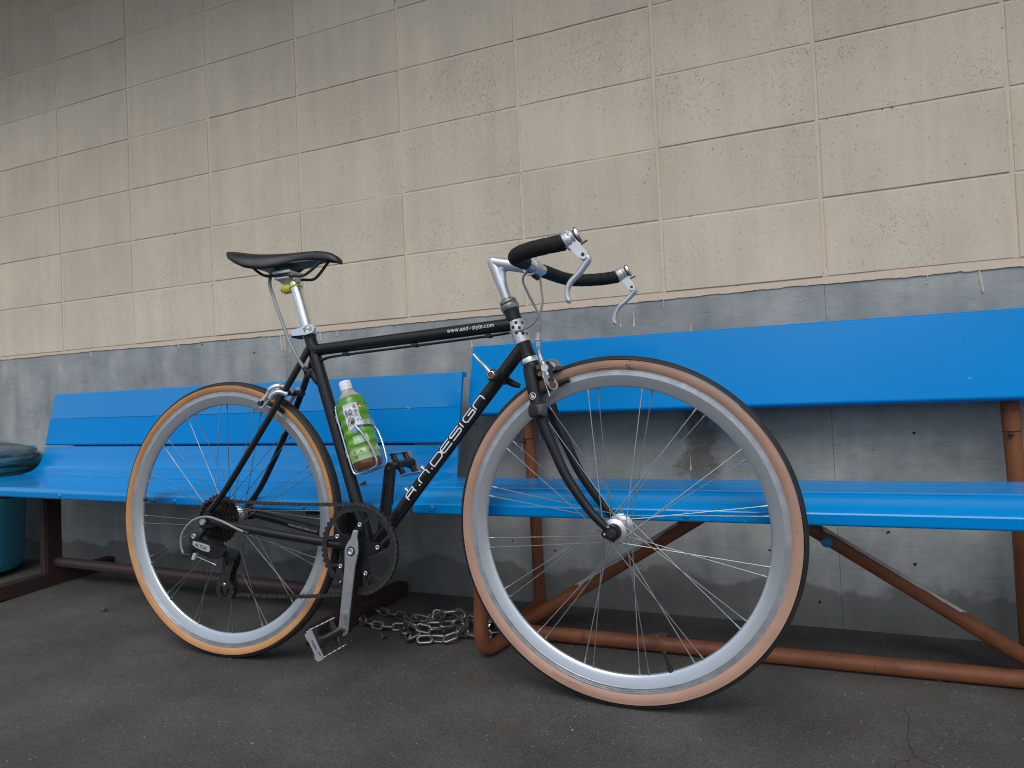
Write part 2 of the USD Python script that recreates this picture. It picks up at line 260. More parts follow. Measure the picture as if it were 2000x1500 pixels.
def ground_material():
    n = {'g': ('geometry', {}), 'p': ('principled_bsdf', {'roughness': .86, 'specular_ior_level': .3}),
         'n1': ('noise_texture', {'scale': 2.3, 'detail': 7., 'roughness': .62}), 'r1': ('rgb_ramp', {'ramp': [(.30, (.038, .0365, .034)), (.5, (.063, .060, .056)), (.70, (.092, .0885, .083))]}),
         'n2': ('noise_texture', {'scale': 7., 'detail': 4.}), 'r2': ('rgb_ramp', {'ramp': [(.56, (1, 1, 1)), (.72, (1.05, .86, .72))]}), 'm2': ('mix_color', {'blend_type': 'multiply', 'fac': .8}),
         'n3': ('noise_texture', {'scale': 330., 'detail': 3., 'roughness': .7}), 'r3': ('rgb_ramp', {'ramp': [(.30, (.55, .55, .55)), (.5, (1, 1, 1)), (.68, (1.75, 1.72, 1.65))]}), 'm3': ('mix_color', {'blend_type': 'multiply', 'fac': .85}),
         'vo': ('voronoi_texture', {'scale': 120., 'randomness': 1.}), 'r4': ('rgb_ramp', {'ramp': [(.075, (1, 1, 1)), (.12, (0, 0, 0))]}), 'n5': ('noise_texture', {'scale': 3., 'detail': 3.}), 'r5': ('rgb_ramp', {'ramp': [(.40, (0, 0, 0)), (.62, (.8, .8, .8))]}), 'f4': ('math', {'math_type': 'multiply'}), 'm4': ('mix_color', {'b': (.17, .165, .155)}),
         'bm': ('bump', {'strength': .5, 'distance': .0016}), 'n6': ('noise_texture', {'scale': 26., 'detail': 5.}), 'b2': ('bump', {'strength': .25, 'distance': .004})}
    l = [('g.position', 'n1.vector'), ('n1.fac', 'r1.fac'), ('g.position', 'n2.vector'), ('n2.fac', 'r2.fac'), ('r1.color', 'm2.a'), ('r2.color', 'm2.b'), ('g.position', 'n3.vector'), ('n3.fac', 'r3.fac'), ('m2.result', 'm3.a'), ('r3.color', 'm3.b'),
         ('g.position', 'vo.vector'), ('vo.distance', 'r4.fac'), ('g.position', 'n5.vector'), ('n5.fac', 'r5.fac'), ('r4.color', 'f4.value1'), ('r5.color', 'f4.value2'), ('f4.value', 'm4.fac'), ('m3.result', 'm4.a'), ('m4.result', 'p.base_color'),
         ('g.position', 'n6.vector'), ('n6.fac', 'b2.height'), ('n3.fac', 'bm.height'), ('b2.normal', 'bm.normal'), ('bm.normal', 'p.normal')]
    return nodes_mat('dark_worn_asphalt', n, l)
MT['ground'] = ground_material()

def green_label():
    n = {'g': ('geometry', {}), 'tc': ('texture_coordinate', {}), 'p': ('principled_bsdf', {'roughness': .28, 'coat_weight': .3}), 'sx': ('separate_xyz', {}),
         'rz': ('rgb_ramp', {'ramp': [(.0, (.30, .42, .20)), (.13, (.34, .46, .22)), (.19, (.16, .36, .05)), (.24, (.09, .29, .012)), (.36, (.11, .33, .02)), (.46, (.17, .38, .05)), (.54, (.09, .30, .012)), (.80, (.12, .35, .02)), (1., (.055, .21, .015))]}),
         'mz': ('map_range', {'from_min': .026, 'from_max': .166, 'to_min': 0., 'to_max': 1.}),
         'nw': ('noise_texture', {'scale': 34., 'detail': 3.}), 'rw': ('rgb_ramp', {'ramp': [(.35, (.72, .76, .7)), (.65, (1.22, 1.18, 1.2))]}), 'm': ('mix_color', {'blend_type': 'multiply', 'fac': 1.})}
    l = [('tc.object', 'sx.vector'), ('sx.z', 'mz.value'), ('mz.result', 'rz.fac'), ('tc.object', 'nw.vector'), ('nw.fac', 'rw.fac'), ('rz.color', 'm.a'), ('rw.color', 'm.b'), ('m.result', 'p.base_color')]
    return nodes_mat('green_shrink_label', n, l)
MT['label_green'] = green_label()

# ------------------------------------------------------------------ ground
def gz(x, y):                                                     # the paving falls a little to the right and towards the wall
    x, y = np.asarray(x, float), np.asarray(y, float); k = np.clip(1 + y / .45, 0, 1)
    return k * np.clip(.0144 - .0098 * (x - .21), -.02, .03) - .0045 * (1 - k)
gx = np.concatenate([[-60, -20, -8, -4], np.linspace(-2.5, 5.5, 81), [7, 11, 22, 60]]); gy = np.concatenate([[-60, -25, -10, -5, -3], np.linspace(-2, .3, 47)])
GX, GY = np.meshgrid(gx, gy, indexing='ij'); GZ = gz(GX, GY)
nx, ny = GX.shape; i, j = np.meshgrid(np.arange(nx - 1), np.arange(ny - 1), indexing='ij')
obj('ground', (np.stack([GX, GY, GZ], -1).reshape(-1, 3), np.stack([i * ny + j, (i + 1) * ny + j, (i + 1) * ny + j + 1, i * ny + j + 1], -1).reshape(-1, 4)), MT['ground'], smooth=True, kind='structure')

# ------------------------------------------------------------------ block wall on its concrete base
wall = thing('block_wall', 'cream painted concrete block wall on a bare grey concrete base', 'wall')
Z7 = .8753                                                        # lowest bed joint
C0, C1, ROWS = -5, 14, 9
def block_mesh(w, h, d, rg):
    ch = .0012; hw, hh = w / 2, h / 2
    nx_, nz_ = 6, 3
    xs, zs = np.linspace(-hw + ch, hw - ch, nx_), np.linspace(-hh + ch, hh - ch, nz_)
    V = []; idx = {}
    for a in range(nx_):
        for b in range(nz_):
            idx[a, b] = len(V); e = 0 if 0 < a < nx_ - 1 and 0 < b < nz_ - 1 else 1
            V.append((xs[a], rg.normal(0, .00025), zs[b]))
    F = []
    for a in range(nx_ - 1):
        for b in range(nz_ - 1): F.append((idx[a, b], idx[a + 1, b], idx[a + 1, b + 1], idx[a, b + 1]))
    ring = [(a, 0) for a in range(nx_)] + [(nx_ - 1, b) for b in range(1, nz_)] + [(a, nz_ - 1) for a in range(nx_ - 2, -1, -1)] + [(0, b) for b in range(nz_ - 2, 0, -1)]
    outer, back = [], []
    for a, b in ring:
        x = xs[a] + (ch if a == nx_ - 1 else -ch if a == 0 else 0); z = zs[b] + (ch if b == nz_ - 1 else -ch if b == 0 else 0)
        x += rg.normal(0, .0004); z += rg.normal(0, .0005)
        outer.append(len(V)); V.append((x, ch, z)); back.append(len(V)); V.append((x, d, z))
    n_ = len(ring)
    for k in range(n_):
        k2 = (k + 1) % n_
        F.append((idx[ring[k2]], idx[ring[k]], outer[k], outer[k2])); F.append((outer[k2], outer[k], back[k], back[k2]))
    return A(V), A(F)
rb = np.random.default_rng(11)
for r in range(ROWS):
    for c in range(C0, C1):
        v, f = block_mesh(.3905, .1945, .05, rb)
        a1, a2 = rb.normal(0, .0008, 2)
        v = v.copy(); v[:, 1] += v[:, 0] * a1 + v[:, 2] * a2 + rb.normal(0, .0006)
        v += [(c + .5) * .4, 0, Z7 + (r + .5) * .2 + .0006]
        obj('block', (v, f), MT['block'], wall, smooth=False)
# mortar sheet a few millimetres back, a little proud of the recess where the paint has filled the upright joints
xL, xR, zT = C0 * .4, C1 * .4, Z7 + ROWS * .2
mort = [rbox(xR - xL, .03, zT - Z7 + .006, .001, ((xL + xR) / 2, .0172, (Z7 + zT) / 2 - .001))]
for c in range(C0 + 1, C1):
    pts = [(c * .4, .0062, Z7 + .002 + k * .1) for k in range(ROWS * 2 + 1)]
    mort.append(tube(pts, .0054, 10))
obj('mortar', cat_(*mort), MT['mortar'], wall, smooth=35)
tag(obj('roof_eave', cat_(rbox(xR - xL + .8, 1.03, .10, .006, ((xL + xR) / 2, -.315, zT + .06)), rbox(xR - xL + .8, .03, .20, .004, ((xL + xR) / 2, -.846, zT + .09))), mat('white_eave_board', (.36, .36, .35), (.42, .42, .40), rough=.7, nscale=4)), 'plain boarded roof eave projecting over the top of the block wall', 'roof eave')
obj('wall_core', rbox(xR - xL, .13, zT + .3, .004, ((xL + xR) / 2, .1001 + .017, zT / 2 - .15)), MT['mortar'], wall)
# concrete base with shutter joints
joints_x = [xL, -.55, 1.115, 2.797, 4.45, xR]
for a, b in zip(joints_x[:-1], joints_x[1:]):
    off = rb.normal(0, .0008)
    obj('concrete_base', rbox(b - a - .0006, .052, .873 + .35, .0005, ((a + b) / 2, .028 + off, (.873 - .35) / 2)), MT['concrete'], wall)
# ragged lower edge of the paint, brushed down over the base
xs = np.arange(xL, xR, .006)
edge = .8600 - .0085 * np.clip(xs, 0, 1.2) / 1.2 + .006 * meshkit.fbm(np.stack([xs * 2.2, xs * 0, xs * 0 + 3], 1)).ravel() + .0035 * meshkit.fbm(np.stack([xs * 25, xs * 0 + 7, xs * 0], 1)).ravel() + rb.normal(0, .0006, len(xs))
edge = np.minimum(edge, .872)
n_ = len(xs)
V = np.vstack([np.stack([xs, np.full(n_, -.0016), np.full(n_, .8745)], 1), np.stack([xs, np.full(n_, -.0010), edge + .0012], 1), np.stack([xs, np.full(n_, .004), edge], 1)])
k = np.arange(n_ - 1)
F = np.vstack([np.stack([b * n_ + k, (b + 1) * n_ + k, (b + 1) * n_ + k + 1, b * n_ + k + 1], 1) for b in (0, 1)])
obj('paint_edge', (V, F), MT['drip'], wall, smooth=35)
def edge_at(x): return float(np.interp(x, xs, edge))
def drip(x, z0, z1, w):
    zz = np.linspace(z0, z1, 9); s = np.linspace(0, 1, 9)
    ww = w * (.55 + .25 * np.sin(s * 5 + x * 40) + .55 * (s > .72) * np.sin(np.clip((s - .72) / .28, 0, 1) * np.pi)); ww[0] = w * .7; ww[-1] = w * .12
    xx = x + .0035 * np.sin(s * 2.4 + x * 90) * (z0 - z1) / .06
    L = np.stack([xx - ww, np.full(9, .0018), zz], 1); C_ = np.stack([xx, np.full(9, -.0012), zz], 1); R2 = np.stack([xx + ww, np.full(9, .0018), zz], 1)
    V = np.vstack([L, C_, R2]); k = np.arange(8)
    F = np.vstack([np.stack([b * 9 + k, b * 9 + k + 1, (b + 1) * 9 + k + 1, (b + 1) * 9 + k], 1) for b in (0, 1)])
    return V, F
for x, top, z1, w in [(2.277, .822, .789, .0022), (2.312, .83, .787, .003), (2.397, None, .836, .0022), (2.467, .79, .762, .002), (3.128, None, .803, .0032), (3.02, None, .835, .002), (1.095, None, .805, .0035), (1.107, None, .80, .0028), (1.128, None, .792, .003), (1.257, None, .826, .0035), (1.20, None, .835, .003), (1.813, .81, .764, .0026), (1.325, None, .838, .003),
                       (2.445, .435, .385, .0022), (1.962, .50, .44, .003), (.15, None, .842, .002), (.62, None, .845, .002), (.86, None, .84, .002), (.72, None, .838, .002), (2.74, .83, .819, .002), (2.02, .50, .475, .002)]:
    obj('paint_drip', drip(x, edge_at(x) + .001 if top is None else top, z1, w), MT['drip'], wall, smooth=True)

# ------------------------------------------------------------------ benches
def profile_strip(pts, th, u0, u1, rnd=0):                          # open profile (v = out from wall, z) thickened, swept along u
    ls = LineString(pts).buffer(th / 2, cap_style=2, join_style=1, quad_segs=4)
    m = extr(ls, u1 - u0)
    return m, u0
def bench_space(org, yaw, roll):
    a = A([math.cos(yaw) * math.cos(roll), math.sin(yaw) * math.cos(roll), math.sin(roll)]); b = A([math.sin(yaw), -math.cos(yaw), 0]); c = np.cross(a, -b)
    return T([a, -b, c], org)
def plank(pts, th, L, u0=0.):                                      # in bench coordinates: x = u, y = -v, z
    ls = LineString(pts).buffer(th / 2, cap_style=2, join_style=1, quad_segs=5)
    m = extr(ls, L); v = m.vertices.copy()
    m.vertices = np.stack([v[:, 2] + u0, -v[:, 0], v[:, 1]], 1); m.fix_normals(); return m
def bp(u, v, z): return A([u, -v, z])

# bench on the left: two-board back, curved lower board, flat seat, dark brown steel legs
LB = thing('bench', 'left blue plank bench with a two-part back and dark brown legs', 'bench', bench_space((.0312, -.03, 0), -.0428, -.0080))
L1 = 1.811; t = .012
d_ = A([.0729 - .0335, .5076 - .6962]); d_ /= np.linalg.norm(d_); nrm = A([-d_[1], d_[0]]) * (t / 2)      # thickness goes behind the visible face
def face(p): return (p[0] - abs(nrm[0]), p[1] - nrm[1] * np.sign(nrm[0]) * 1.0)
top, bot = A([.0335, .6962]), A([.0729, .5076]); mid = top + (bot - top) * .5
def lip(p, q): return p + (q - p)
obj('back_board', cat_(plank([face(top) + A([-.022, -.004]), face(top), face(mid - d_ * .0007)], t, L1)), MT['blueseat'], LB, smooth=30)
obj('back_board', plank([face(mid + d_ * .0007), face(bot), face(bot) + A([-.018, .008])], t, L1), MT['blue'], LB, smooth=30)
cv = [(.0605, .4985), (.0735, .4945), (.079, .470), (.090, .440), (.106, .417), (.128, .402), (.152, .3955), (.1665, .3917)]
def seat_skew(m):                                                 # the seat boards run a touch closer to the wall and lower at their right end
    v = m.vertices; k = np.clip(v[:, 0] / L1, 0, 1) * np.clip((-v[:, 1] - .080) / .085, 0, 1); v[:, 1] -= DV * k; v[:, 2] += DZ * k; m.vertices = v; return m
DV, DZ = -.066, -.0146
obj('back_board', seat_skew(plank([(a - .006, b) for a, b in spline([(x, y, 0) for x, y in cv[1:]], 5)[:, :2]], t, L1)), MT['blueseat'], LB, smooth=30, label='curved lower back board')
obj('seat_board', seat_skew(plank([(.1690, .3917), (.293, .3917)], t, L1)), MT['blueseat'], LB, smooth=30)
obj('seat_board', seat_skew(plank([(.2945, .3917), (.405, .3917), (.4125, .3902), (.4159, .386), (.4159, .3745), (.402, .3745)], t, L1)), MT['blueseat'], LB, smooth=30, label='front seat board with turned-down edge')
for u in (.20, .62, 1.085, 1.52): obj('screw', lathe([(0, .004), (.004, .0036), (.0065, .001), (.0065, 0)], (0, -1, 0), bp(u, .4219 + DV * u / L1, .380 + DZ * u / L1), 12), MT['bluescrew'], LB)
for u in (.195, 1.515):
    vl = .50 if u < 1 else .42
    obj('foot_beam', rbox(.045, vl, .052, .004, bp(u, vl / 2 - .075, .028)), MT['brown'], LB)
    obj('post', cat_(rbox(.008, .052, .305, .002, bp(u + .016, .176, .205)), rbox(.028, .008, .305, .002, bp(u + .002, .2035, .205))), MT['brown'], LB)
    obj('back_bracket', tube(spline([bp(u, .20, .36), bp(u, .09, .385), bp(u, .045, .46), bp(u, .026, .62), bp(u, .020, .67)], 6), .014, 8), MT['brown'], LB)
    obj('seat_bearer', rbox(.04, .20, .018, .003, bp(u, .235, .3495)), MT['brown'], LB)
obj('stretcher', tube([bp(.215, .165, .088), bp(1.52, .165, .088)], .017, 18), MT['maroon'], LB)
obj('back_rail', rbox(1.5, .016, .026, .002, bp(.9, .052, .50)), MT['brown'], LB)

# bench on the right: single back board, stepped three-board seat, orange-brown pipe frame
RB = thing('bench_001', 'right blue plank bench on an orange brown pipe frame', 'bench', bench_space((1.8447, -.03, 0), .0065, -.0045))
used['/World/bench'] = 2
L2 = 1.83; t2 = .014
d2 = A([.091 - .037, .5692 - .7576]); d2 /= np.linalg.norm(d2); n2 = A([d2[1], -d2[0]]); n2 = n2 * (-1 if n2[0] > 0 else 1)
def fb(p): return A(p) + n2 * (t2 / 2)
obj('back_board', plank([fb((.037, .7576)) + A([-.020, -.006]), fb((.037, .7576)), fb((.091, .5692)), fb((.091, .5692)) + A([-.012, -.004]), fb((.091, .5692)) + A([-.03, .004])], t2, L2), MT['blue'], RB, smooth=30)
s = .3959 - t2 * .3
obj('seat_board', plank([(.187, s - .012), (.187, s - .003), (.190, s), (.258, s), (.2625, s - .002), (.2640, s - .012)], t2 * .6, L2), MT['blueseat'], RB, smooth=30)
obj('seat_board', plank([(.2740, s - .012), (.2740, s - .003), (.277, s), (.342, s), (.3465, s - .002), (.3480, s - .012)], t2 * .6, L2), MT['blueseat'], RB, smooth=30)
nose = spline([(.3575, s - .012, 0), (.3575, s - .003, 0), (.3610, s - .0005, 0), (.377, s - .003, 0), (.398, s - .0105, 0), (.414, s - .0205, 0), (.4225, s - .0275, 0), (.4205, s - .0310, 0)], 5)[:, :2]
obj('seat_board', plank([tuple(q) for q in nose], t2 * .6, L2), MT['blueseat'], RB, smooth=30, label='rounded front seat board')
obj('apron', plank([(.4245, .3655), (.4245, .3495), (.412, .3480)], .011, L2), MT['blue'], RB, smooth=30)
for u in (.05, .62, 1.25): obj('screw', lathe([(0, .004), (.005, .0036), (.0075, .001), (.0075, 0)], (0, -1, 0), bp(u, .4300, .3585), 12), MT['bluescrew'], RB)
pr = .0172
for u, nm in ((.165, 'l'), (1.305, 'r')):
    P = [bp(u - .015, .375, .35), bp(u - .020, .376, .2), bp(u - .025, .380, .07), bp(u - .022, .365, .026), bp(u - .012, .33, .0140), bp(u, .25, .0150), bp(u + .002, .1, .0168), bp(u + .004, .05, .0168)]
    obj('leg', tube(spline(P, 8), pr, 18), MT['pipe'], RB, label='rusty bent front leg and foot pipe')
    obj('upright', tube([bp(u + .009, .028, .012), bp(u + .006, .030, .30), bp(u - .004, .037, .52), bp(u - .005, .035, .575), bp(u - .005, .024, .62), bp(u - .005, .015, .68)], pr * .98, 18), MT['pipe'], RB)
    obj('seat_arm', tube([bp(u - .012, .375, .352), bp(u + .004, .045, .352)], .013, 12), MT['pipe'], RB)
    obj('collar', cyl(bp(u - .002, .038, .488), bp(u - .0045, .040, .536), pr * 1.06, 18), MT['pipe'], RB)
    obj('bolt', ball(bp(u - .012, .056, .482), .0055), MT['blacksteel'], RB)
    obj('paint_spot', tube([bp(u, .185, .0169), bp(u, .205, .0169)], pr * 1.012, 18), MT['bluespot'], RB)
obj('floor_pipe', tube([bp(.165, .236, .0172), bp(1.36, .238, .0172)], .0170, 18), MT['pipe'], RB)
apx = bp(.745, .20, .352)
for a, q in ((bp(.185, .185, .022), bp(.70, .195, .352)), (bp(1.285, .20, .022), bp(.775, .195, .352))):
    obj('brace', tube([a, q], .0165, 18), MT['pipe'], RB)
    dd = (q - a) / np.linalg.norm(q - a); side = A([0, -1., 0]); upv = np.cross(dd, side); upv = upv if upv[2] > 0 else -upv
    fl = []
    sgn = np.linspace(.28, .80, 26); wv = .26 + .22 * np.abs(meshkit.fbm(np.stack([sgn * 22, sgn * 0, sgn * 0 + a[0]], 1)).ravel()) * 2
    V = []; F = []
    for k, (s_, w_) in enumerate(zip(sgn, wv)):
        if k in (0, len(sgn) - 1): w_ = .03
        for m_ in range(5):
            ang = math.radians(10) + (m_ - 2) / 2 * w_ * 1.35
            V.append(a + (q - a) * s_ + .01690 * (math.cos(ang) * upv + math.sin(ang) * side))
        if k:
            for m_ in range(4): F.append(((k - 1) * 5 + m_, (k - 1) * 5 + m_ + 1, k * 5 + m_ + 1, k * 5 + m_))
    obj('bare_streak', (A(V), A(F)), MT['peel'], RB, smooth=True, label='pale streak where paint has flaked off')
obj('paint_spot', ball(bp(.897, .218, .265), (.012, .004, .011), 2), MT['bluespot'], RB)
obj('seat_rail', rbox(1.30, .03, .022, .002, bp(.735, .20, .366)), MT['pipe'], RB)

# ------------------------------------------------------------------ rubbish bin under a clear bag
BN = thing('rubbish_bin', 'teal plastic bin with a clear bag over its lid, left of the benches', 'bin', T(np.eye(3), (-.245, -.225, .018)))
prof = [(0, 0), (.135, 0), (.165, .012), (.178, .05), (.190, .36), (.192, .385), (.205, .39), (.205, .405), (.19, .408)]
bm = lathe(prof, (0, 0, 1), (0, 0, 0), 48); a_ = np.arctan2(bm.vertices[:, 1], bm.vertices[:, 0]); rr = 1 - .014 * (np.cos(a_ * 12) > .55) * ((bm.vertices[:, 2] > .03) & (bm.vertices[:, 2] < .37)); bm.vertices[:, :2] *= rr[:, None]
obj('body', bm, MT['bin'], BN)
obj('lid', cat_(rbox(.40, .36, .035, .01, (.0, 0, .425)), rbox(.36, .32, .04, .012, (0, 0, .462))), MT['bin'], BN)
bg = trimesh.creation.icosphere(4, 1.0); q = bg.vertices; nn = meshkit.fbm(q * 3.1).ravel()
bg.vertices = q * A([.222, .20, .058]) * (1 + .22 * nn)[:, None] + [0.005, 0, .447]; bg.vertices[:, 2] = np.maximum(bg.vertices[:, 2], .409 + .01 * nn)
obj('bag', bg, MT['bag'], BN, smooth=True)

# ------------------------------------------------------------------ lock chain and barrel lock
CH = thing('lock_chain', 'heap of galvanised steel chain lying on the ground between the two benches', 'chain')
def link(c, d, rollv, L=.046, W=.0262, wire=.0040):
    d = d / np.linalg.norm(d); s_ = np.cross(rollv, d); s_ /= np.linalg.norm(s_)
    th = np.linspace(0, 2 * np.pi, 20, endpoint=False); hl = L / 2 - W / 2; rr = W / 2 - wire
    P = [c + d * (np.sign(np.cos(x)) * hl + rr * np.cos(x)) + s_ * rr * np.sin(x) for x in th]
    return tube(P, wire, 7, closed=True)
def lay(path, lift=.0, seed=0, pitch=.0322):
    rg = np.random.default_rng(seed); P = spline(path, 14); seg = np.r_[0, np.cumsum(np.linalg.norm(np.diff(P, axis=0), axis=1))]
    for k, s_ in enumerate(np.arange(pitch / 2, seg[-1], pitch)):
        c = A([np.interp(s_, seg, P[:, i]) for i in range(3)]); e = A([np.interp(min(s_ + .01, seg[-1]), seg, P[:, i]) for i in range(3)]) - A([np.interp(max(s_ - .01, 0), seg, P[:, i]) for i in range(3)])
        up = A([0, 0, 1.]); sd = np.cross(up, e / np.linalg.norm(e)); ph = (.45 if k % 2 else -1.0) + rg.normal(0, .15)
        m = link(c, e, math.cos(ph) * up + math.sin(ph) * sd)
        zlow = m.vertices[:, 2].min() - float(gz(c[0], c[1])); m.vertices[:, 2] += max(0., .0005 - zlow)
        obj('link', m, MT['chainlink'], CH, smooth=True)
lay([(1.475, -.105, .12), (1.515, -.145, .055), (1.537, -.170, .018), (1.579, -.201, .008), (1.629, -.215, .008), (1.662, -.220, .008), (1.701, -.231, .010), (1.76, -.232, .014)], seed=1)
lay([(1.470, -.165, .13), (1.505, -.205, .06), (1.535, -.241, .014), (1.578, -.280, .008), (1.615, -.295, .008), (1.653, -.301, .008), (1.69, -.296, .008), (1.735, -.283, .008)], seed=2)
lay([(1.70, -.285, .012), (1.745, -.335, .010), (1.772, -.358, .010), (1.790, -.318, .020), (1.764, -.272, .026), (1.735, -.302, .030), (1.770, -.345, .036), (1.815, -.330, .024), (1.842, -.292, .020), (1.806, -.255, .024), (1.766, -.240, .020)], seed=3)
lay([(1.775, -.238, .030), (1.815, -.222, .026), (1.858, -.232, .030), (1.872, -.276, .030), (1.835, -.318, .034), (1.800, -.322, .034), (1.822, -.270, .044), (1.862, -.262, .046), (1.893, -.30, .030), (1.870, -.338, .012), (1.825, -.352, .010), (1.79, -.368, .010)], seed=4)
lay([(1.868, -.29, .012), (1.90, -.298, .010), (1.926, -.302, .009), (1.952, -.290, .009), (1.985, -.270, .010), (2.03, -.246, .012)], seed=5)
LK = thing('barrel_lock', 'shiny chrome barrel lock lying on the steel chain behind the orange pipe leg', 'lock', None)
p0, p1 = A([1.868, -.222, .020]), A([1.955, -.258, .018])
obj('body', lathe([(0, 0), (.011, 0), (.0135, .003), (.0135, .030), (.0125, .032), (.0135, .034), (.0135, .088), (.011, .092), (0, .092)], p1 - p0, p0, 28), MT['chrome'], LK)
obj('end_ring', cyl(p0 - (p1 - p0) * .10, p0 + (p1 - p0) * .01, .0105, 20), MT['blacksteel'], LK)

# ------------------------------------------------------------------ litter on the ground
def crumple(name, c, r, m, label, catg, seed, flat=.25):
    g = trimesh.creation.icosphere(2, 1.0); g.vertices *= (1 + .5 * meshkit.fbm(g.vertices * 2.2 + seed * 7.7).ravel())[:, None]
    g.vertices = g.vertices * A(r) * A([1, 1, flat]) + A(c); low = g.vertices[:, 2].min() - float(gz(c[0], c[1])); g.vertices[:, 2] += .0004 - low
    tag(obj(name, g, m, smooth=50), label, catg)
def leaf(name, c, size, ang, m, label, seed):
    rg = np.random.default_rng(seed); n_ = 22; V = [(0, 0, .006)]; 
    for k in range(n_):
        th = 2 * np.pi * k / n_; rad = size * (.62 + .30 * abs(math.cos(th * 2.5)) + rg.normal(0, .06)); V.append((rad * math.cos(th) * 1.25, rad * .7 * math.sin(th), abs(rg.normal(0, .0045)) + .004 * math.sin(th * 2)))
    V = A(V); V2 = V - [0, 0, .0006]; F = [(0, 1 + k, 1 + (k + 1) % n_) for k in range(n_)]; F2 = [(n_ + 1, n_ + 2 + (k + 1) % n_, n_ + 2 + k) for k in range(n_)]
    F3 = []
    for k in range(n_):
        k2 = (k + 1) % n_; F3 += [(1 + k, n_ + 2 + k, n_ + 2 + k2), (1 + k, n_ + 2 + k2, 1 + k2)]
    V = np.vstack([V, V2]); c_, s_ = math.cos(ang), math.sin(ang); V = V @ A([[c_, s_, 0], [-s_, c_, 0], [0, 0, 1]])
    V += [c[0], c[1], float(gz(c[0], c[1])) - V[:, 2].min() + .0005]
    tag(obj(name, (V, A(F + F2 + F3)), m, smooth=40), label, 'leaf')
leaf('dead_leaf', (1.985, -.325), .026, .4, MT['leaf'], 'pale dead leaf lying beside the chain and the orange pipe foot', 3)
leaf('dead_leaf', (1.683, -.345), .015, 1.9, MT['darkleaf'], 'small brown leaf scrap at the left end of the chain heap', 5)
TW = thing('seed_pod', 'dark dried seed pod with pale torn end behind the floor pipe', 'seed pod')
z0 = float(gz(2.36, -.195))
obj('pod', tube(spline([(2.335, -.190, z0 + .008), (2.350, -.193, z0 + .010), (2.368, -.186, z0 + .012), (2.386, -.188, z0 + .009)], 5), [.005] * 4 + [.007] * 4 + [.009] * 4 + [.010] * 4, 10) if False else tube(spline([(2.335, -.190, z0 + .008), (2.350, -.193, z0 + .010), (2.368, -.186, z0 + .012), (2.386, -.188, z0 + .009)], 5), np.linspace(.0055, .0095, 16), 10), MT['darkleaf'], TW)
obj('torn_husk', tube(spline([(2.362, -.196, z0 + .011), (2.372, -.204, z0 + .010), (2.379, -.212, z0 + .003)], 5), np.linspace(.003, .0016, 11), 7), MT['paleleaf'], TW)
crumple('bark_scrap', (.695, -.372, .0), (.0065, .005, .008), MT['darkleaf'], 'tiny reddish bark scrap on the paving left of the rear wheel', 'debris', 2, .8)
gr = np.random.default_rng(5); octa = trimesh.creation.icosahedron(); GV, GF = [], []
for k in range(5200):
    x, y = gr.uniform(.2, 3.4), -abs(gr.beta(1.1, 1.3)) * 1.15 - .01
    if meshkit.fbm(A([[x * 1.6, y * 1.6, 4.]]))[0] + gr.normal(0, .25) < -.05: continue
    s_ = .0006 + .0011 * gr.random() ** 3 + (.0012 if gr.random() < .01 else 0)
    GV.append(octa.vertices * (A([1, 1, .6]) * s_ * gr.uniform(.7, 1.4, 3)) + [x, y, float(gz(x, y)) + s_ * .35]); GF.append(octa.faces + 12 * (len(GV) - 1))
tag(obj('grit', (np.vstack(GV), np.vstack(GF)), MT['grit'], smooth=False), 'pale sandy grit scattered over the dark paving', 'grit', None, 'stuff')
# hairline cracks in the paving
ck = []
for path in ([(2.845, -.40), (2.838, -.455), (2.823, -.52), (2.817, -.575), (2.786, -.605), (2.791, -.64), (2.77, -.70), (2.775, -.80)], [(2.817, -.575), (2.85, -.60), (2.87, -.65), (2.90, -.66)], [(2.72, -.05), (2.735, -.085), (2.725, -.12), (2.74, -.15)]):
    P = spline([(x, y, 0) for x, y in path], 6); rg = np.random.default_rng(len(path)); P[:, :2] += rg.normal(0, .0014, (len(P), 2))
    w_ = .00035 + .00035 * rg.random(len(P)); w_[0] = w_[-1] = .0001; tdir = np.gradient(P, axis=0); nv = np.stack([-tdir[:, 1], tdir[:, 0]], 1); nv /= np.linalg.norm(nv, axis=1, keepdims=True)
    z = gz(P[:, 0], P[:, 1]) + .0004; Lp = np.c_[P[:, :2] + nv * w_[:, None], z]; Rp = np.c_[P[:, :2] - nv * w_[:, None], z]; m_ = len(P); kk = np.arange(m_ - 1)
    ck.append(trimesh.Trimesh(np.vstack([Lp, Rp]), np.vstack([np.stack([kk, m_ + kk, m_ + kk + 1], 1), np.stack([kk, m_ + kk + 1, kk + 1], 1)]), process=False))
MT['crack'] = mat('crack_dirt', (.012, .011, .010), rough=.95)
tag(obj('ground_crack', cat_(*ck), MT['crack'], smooth=False), None, None, None, 'structure')

# ------------------------------------------------------------------ bicycle (bike space: x forward from the rear axle, w towards the camera, z up)
FX = A([0.999992, 0.003911, 0.0]); UPV = A([-0.000186, 0.047607, 0.998866]); NV = A([0.003907, -0.998859, 0.047607]); CR = A([1.3530, -0.5249, 0.3370])
NF = A([-0.01933, -0.99900, 0.04023]); CF = A([0.98949, -0.00107, 0.0019])
BK = thing('bicycle', 'black road bicycle with tan wall tyres leaning on the blue benches', 'bicycle', T([FX, -NV, UPV], CR))
def b(x, w, z): return A([x, -w, z])
def bs(pts, n=8): return spline([b(*p) for p in pts], n)
NEAR = A([0, -1., 0])
def P2(pts): return [b(*p) for p in pts]

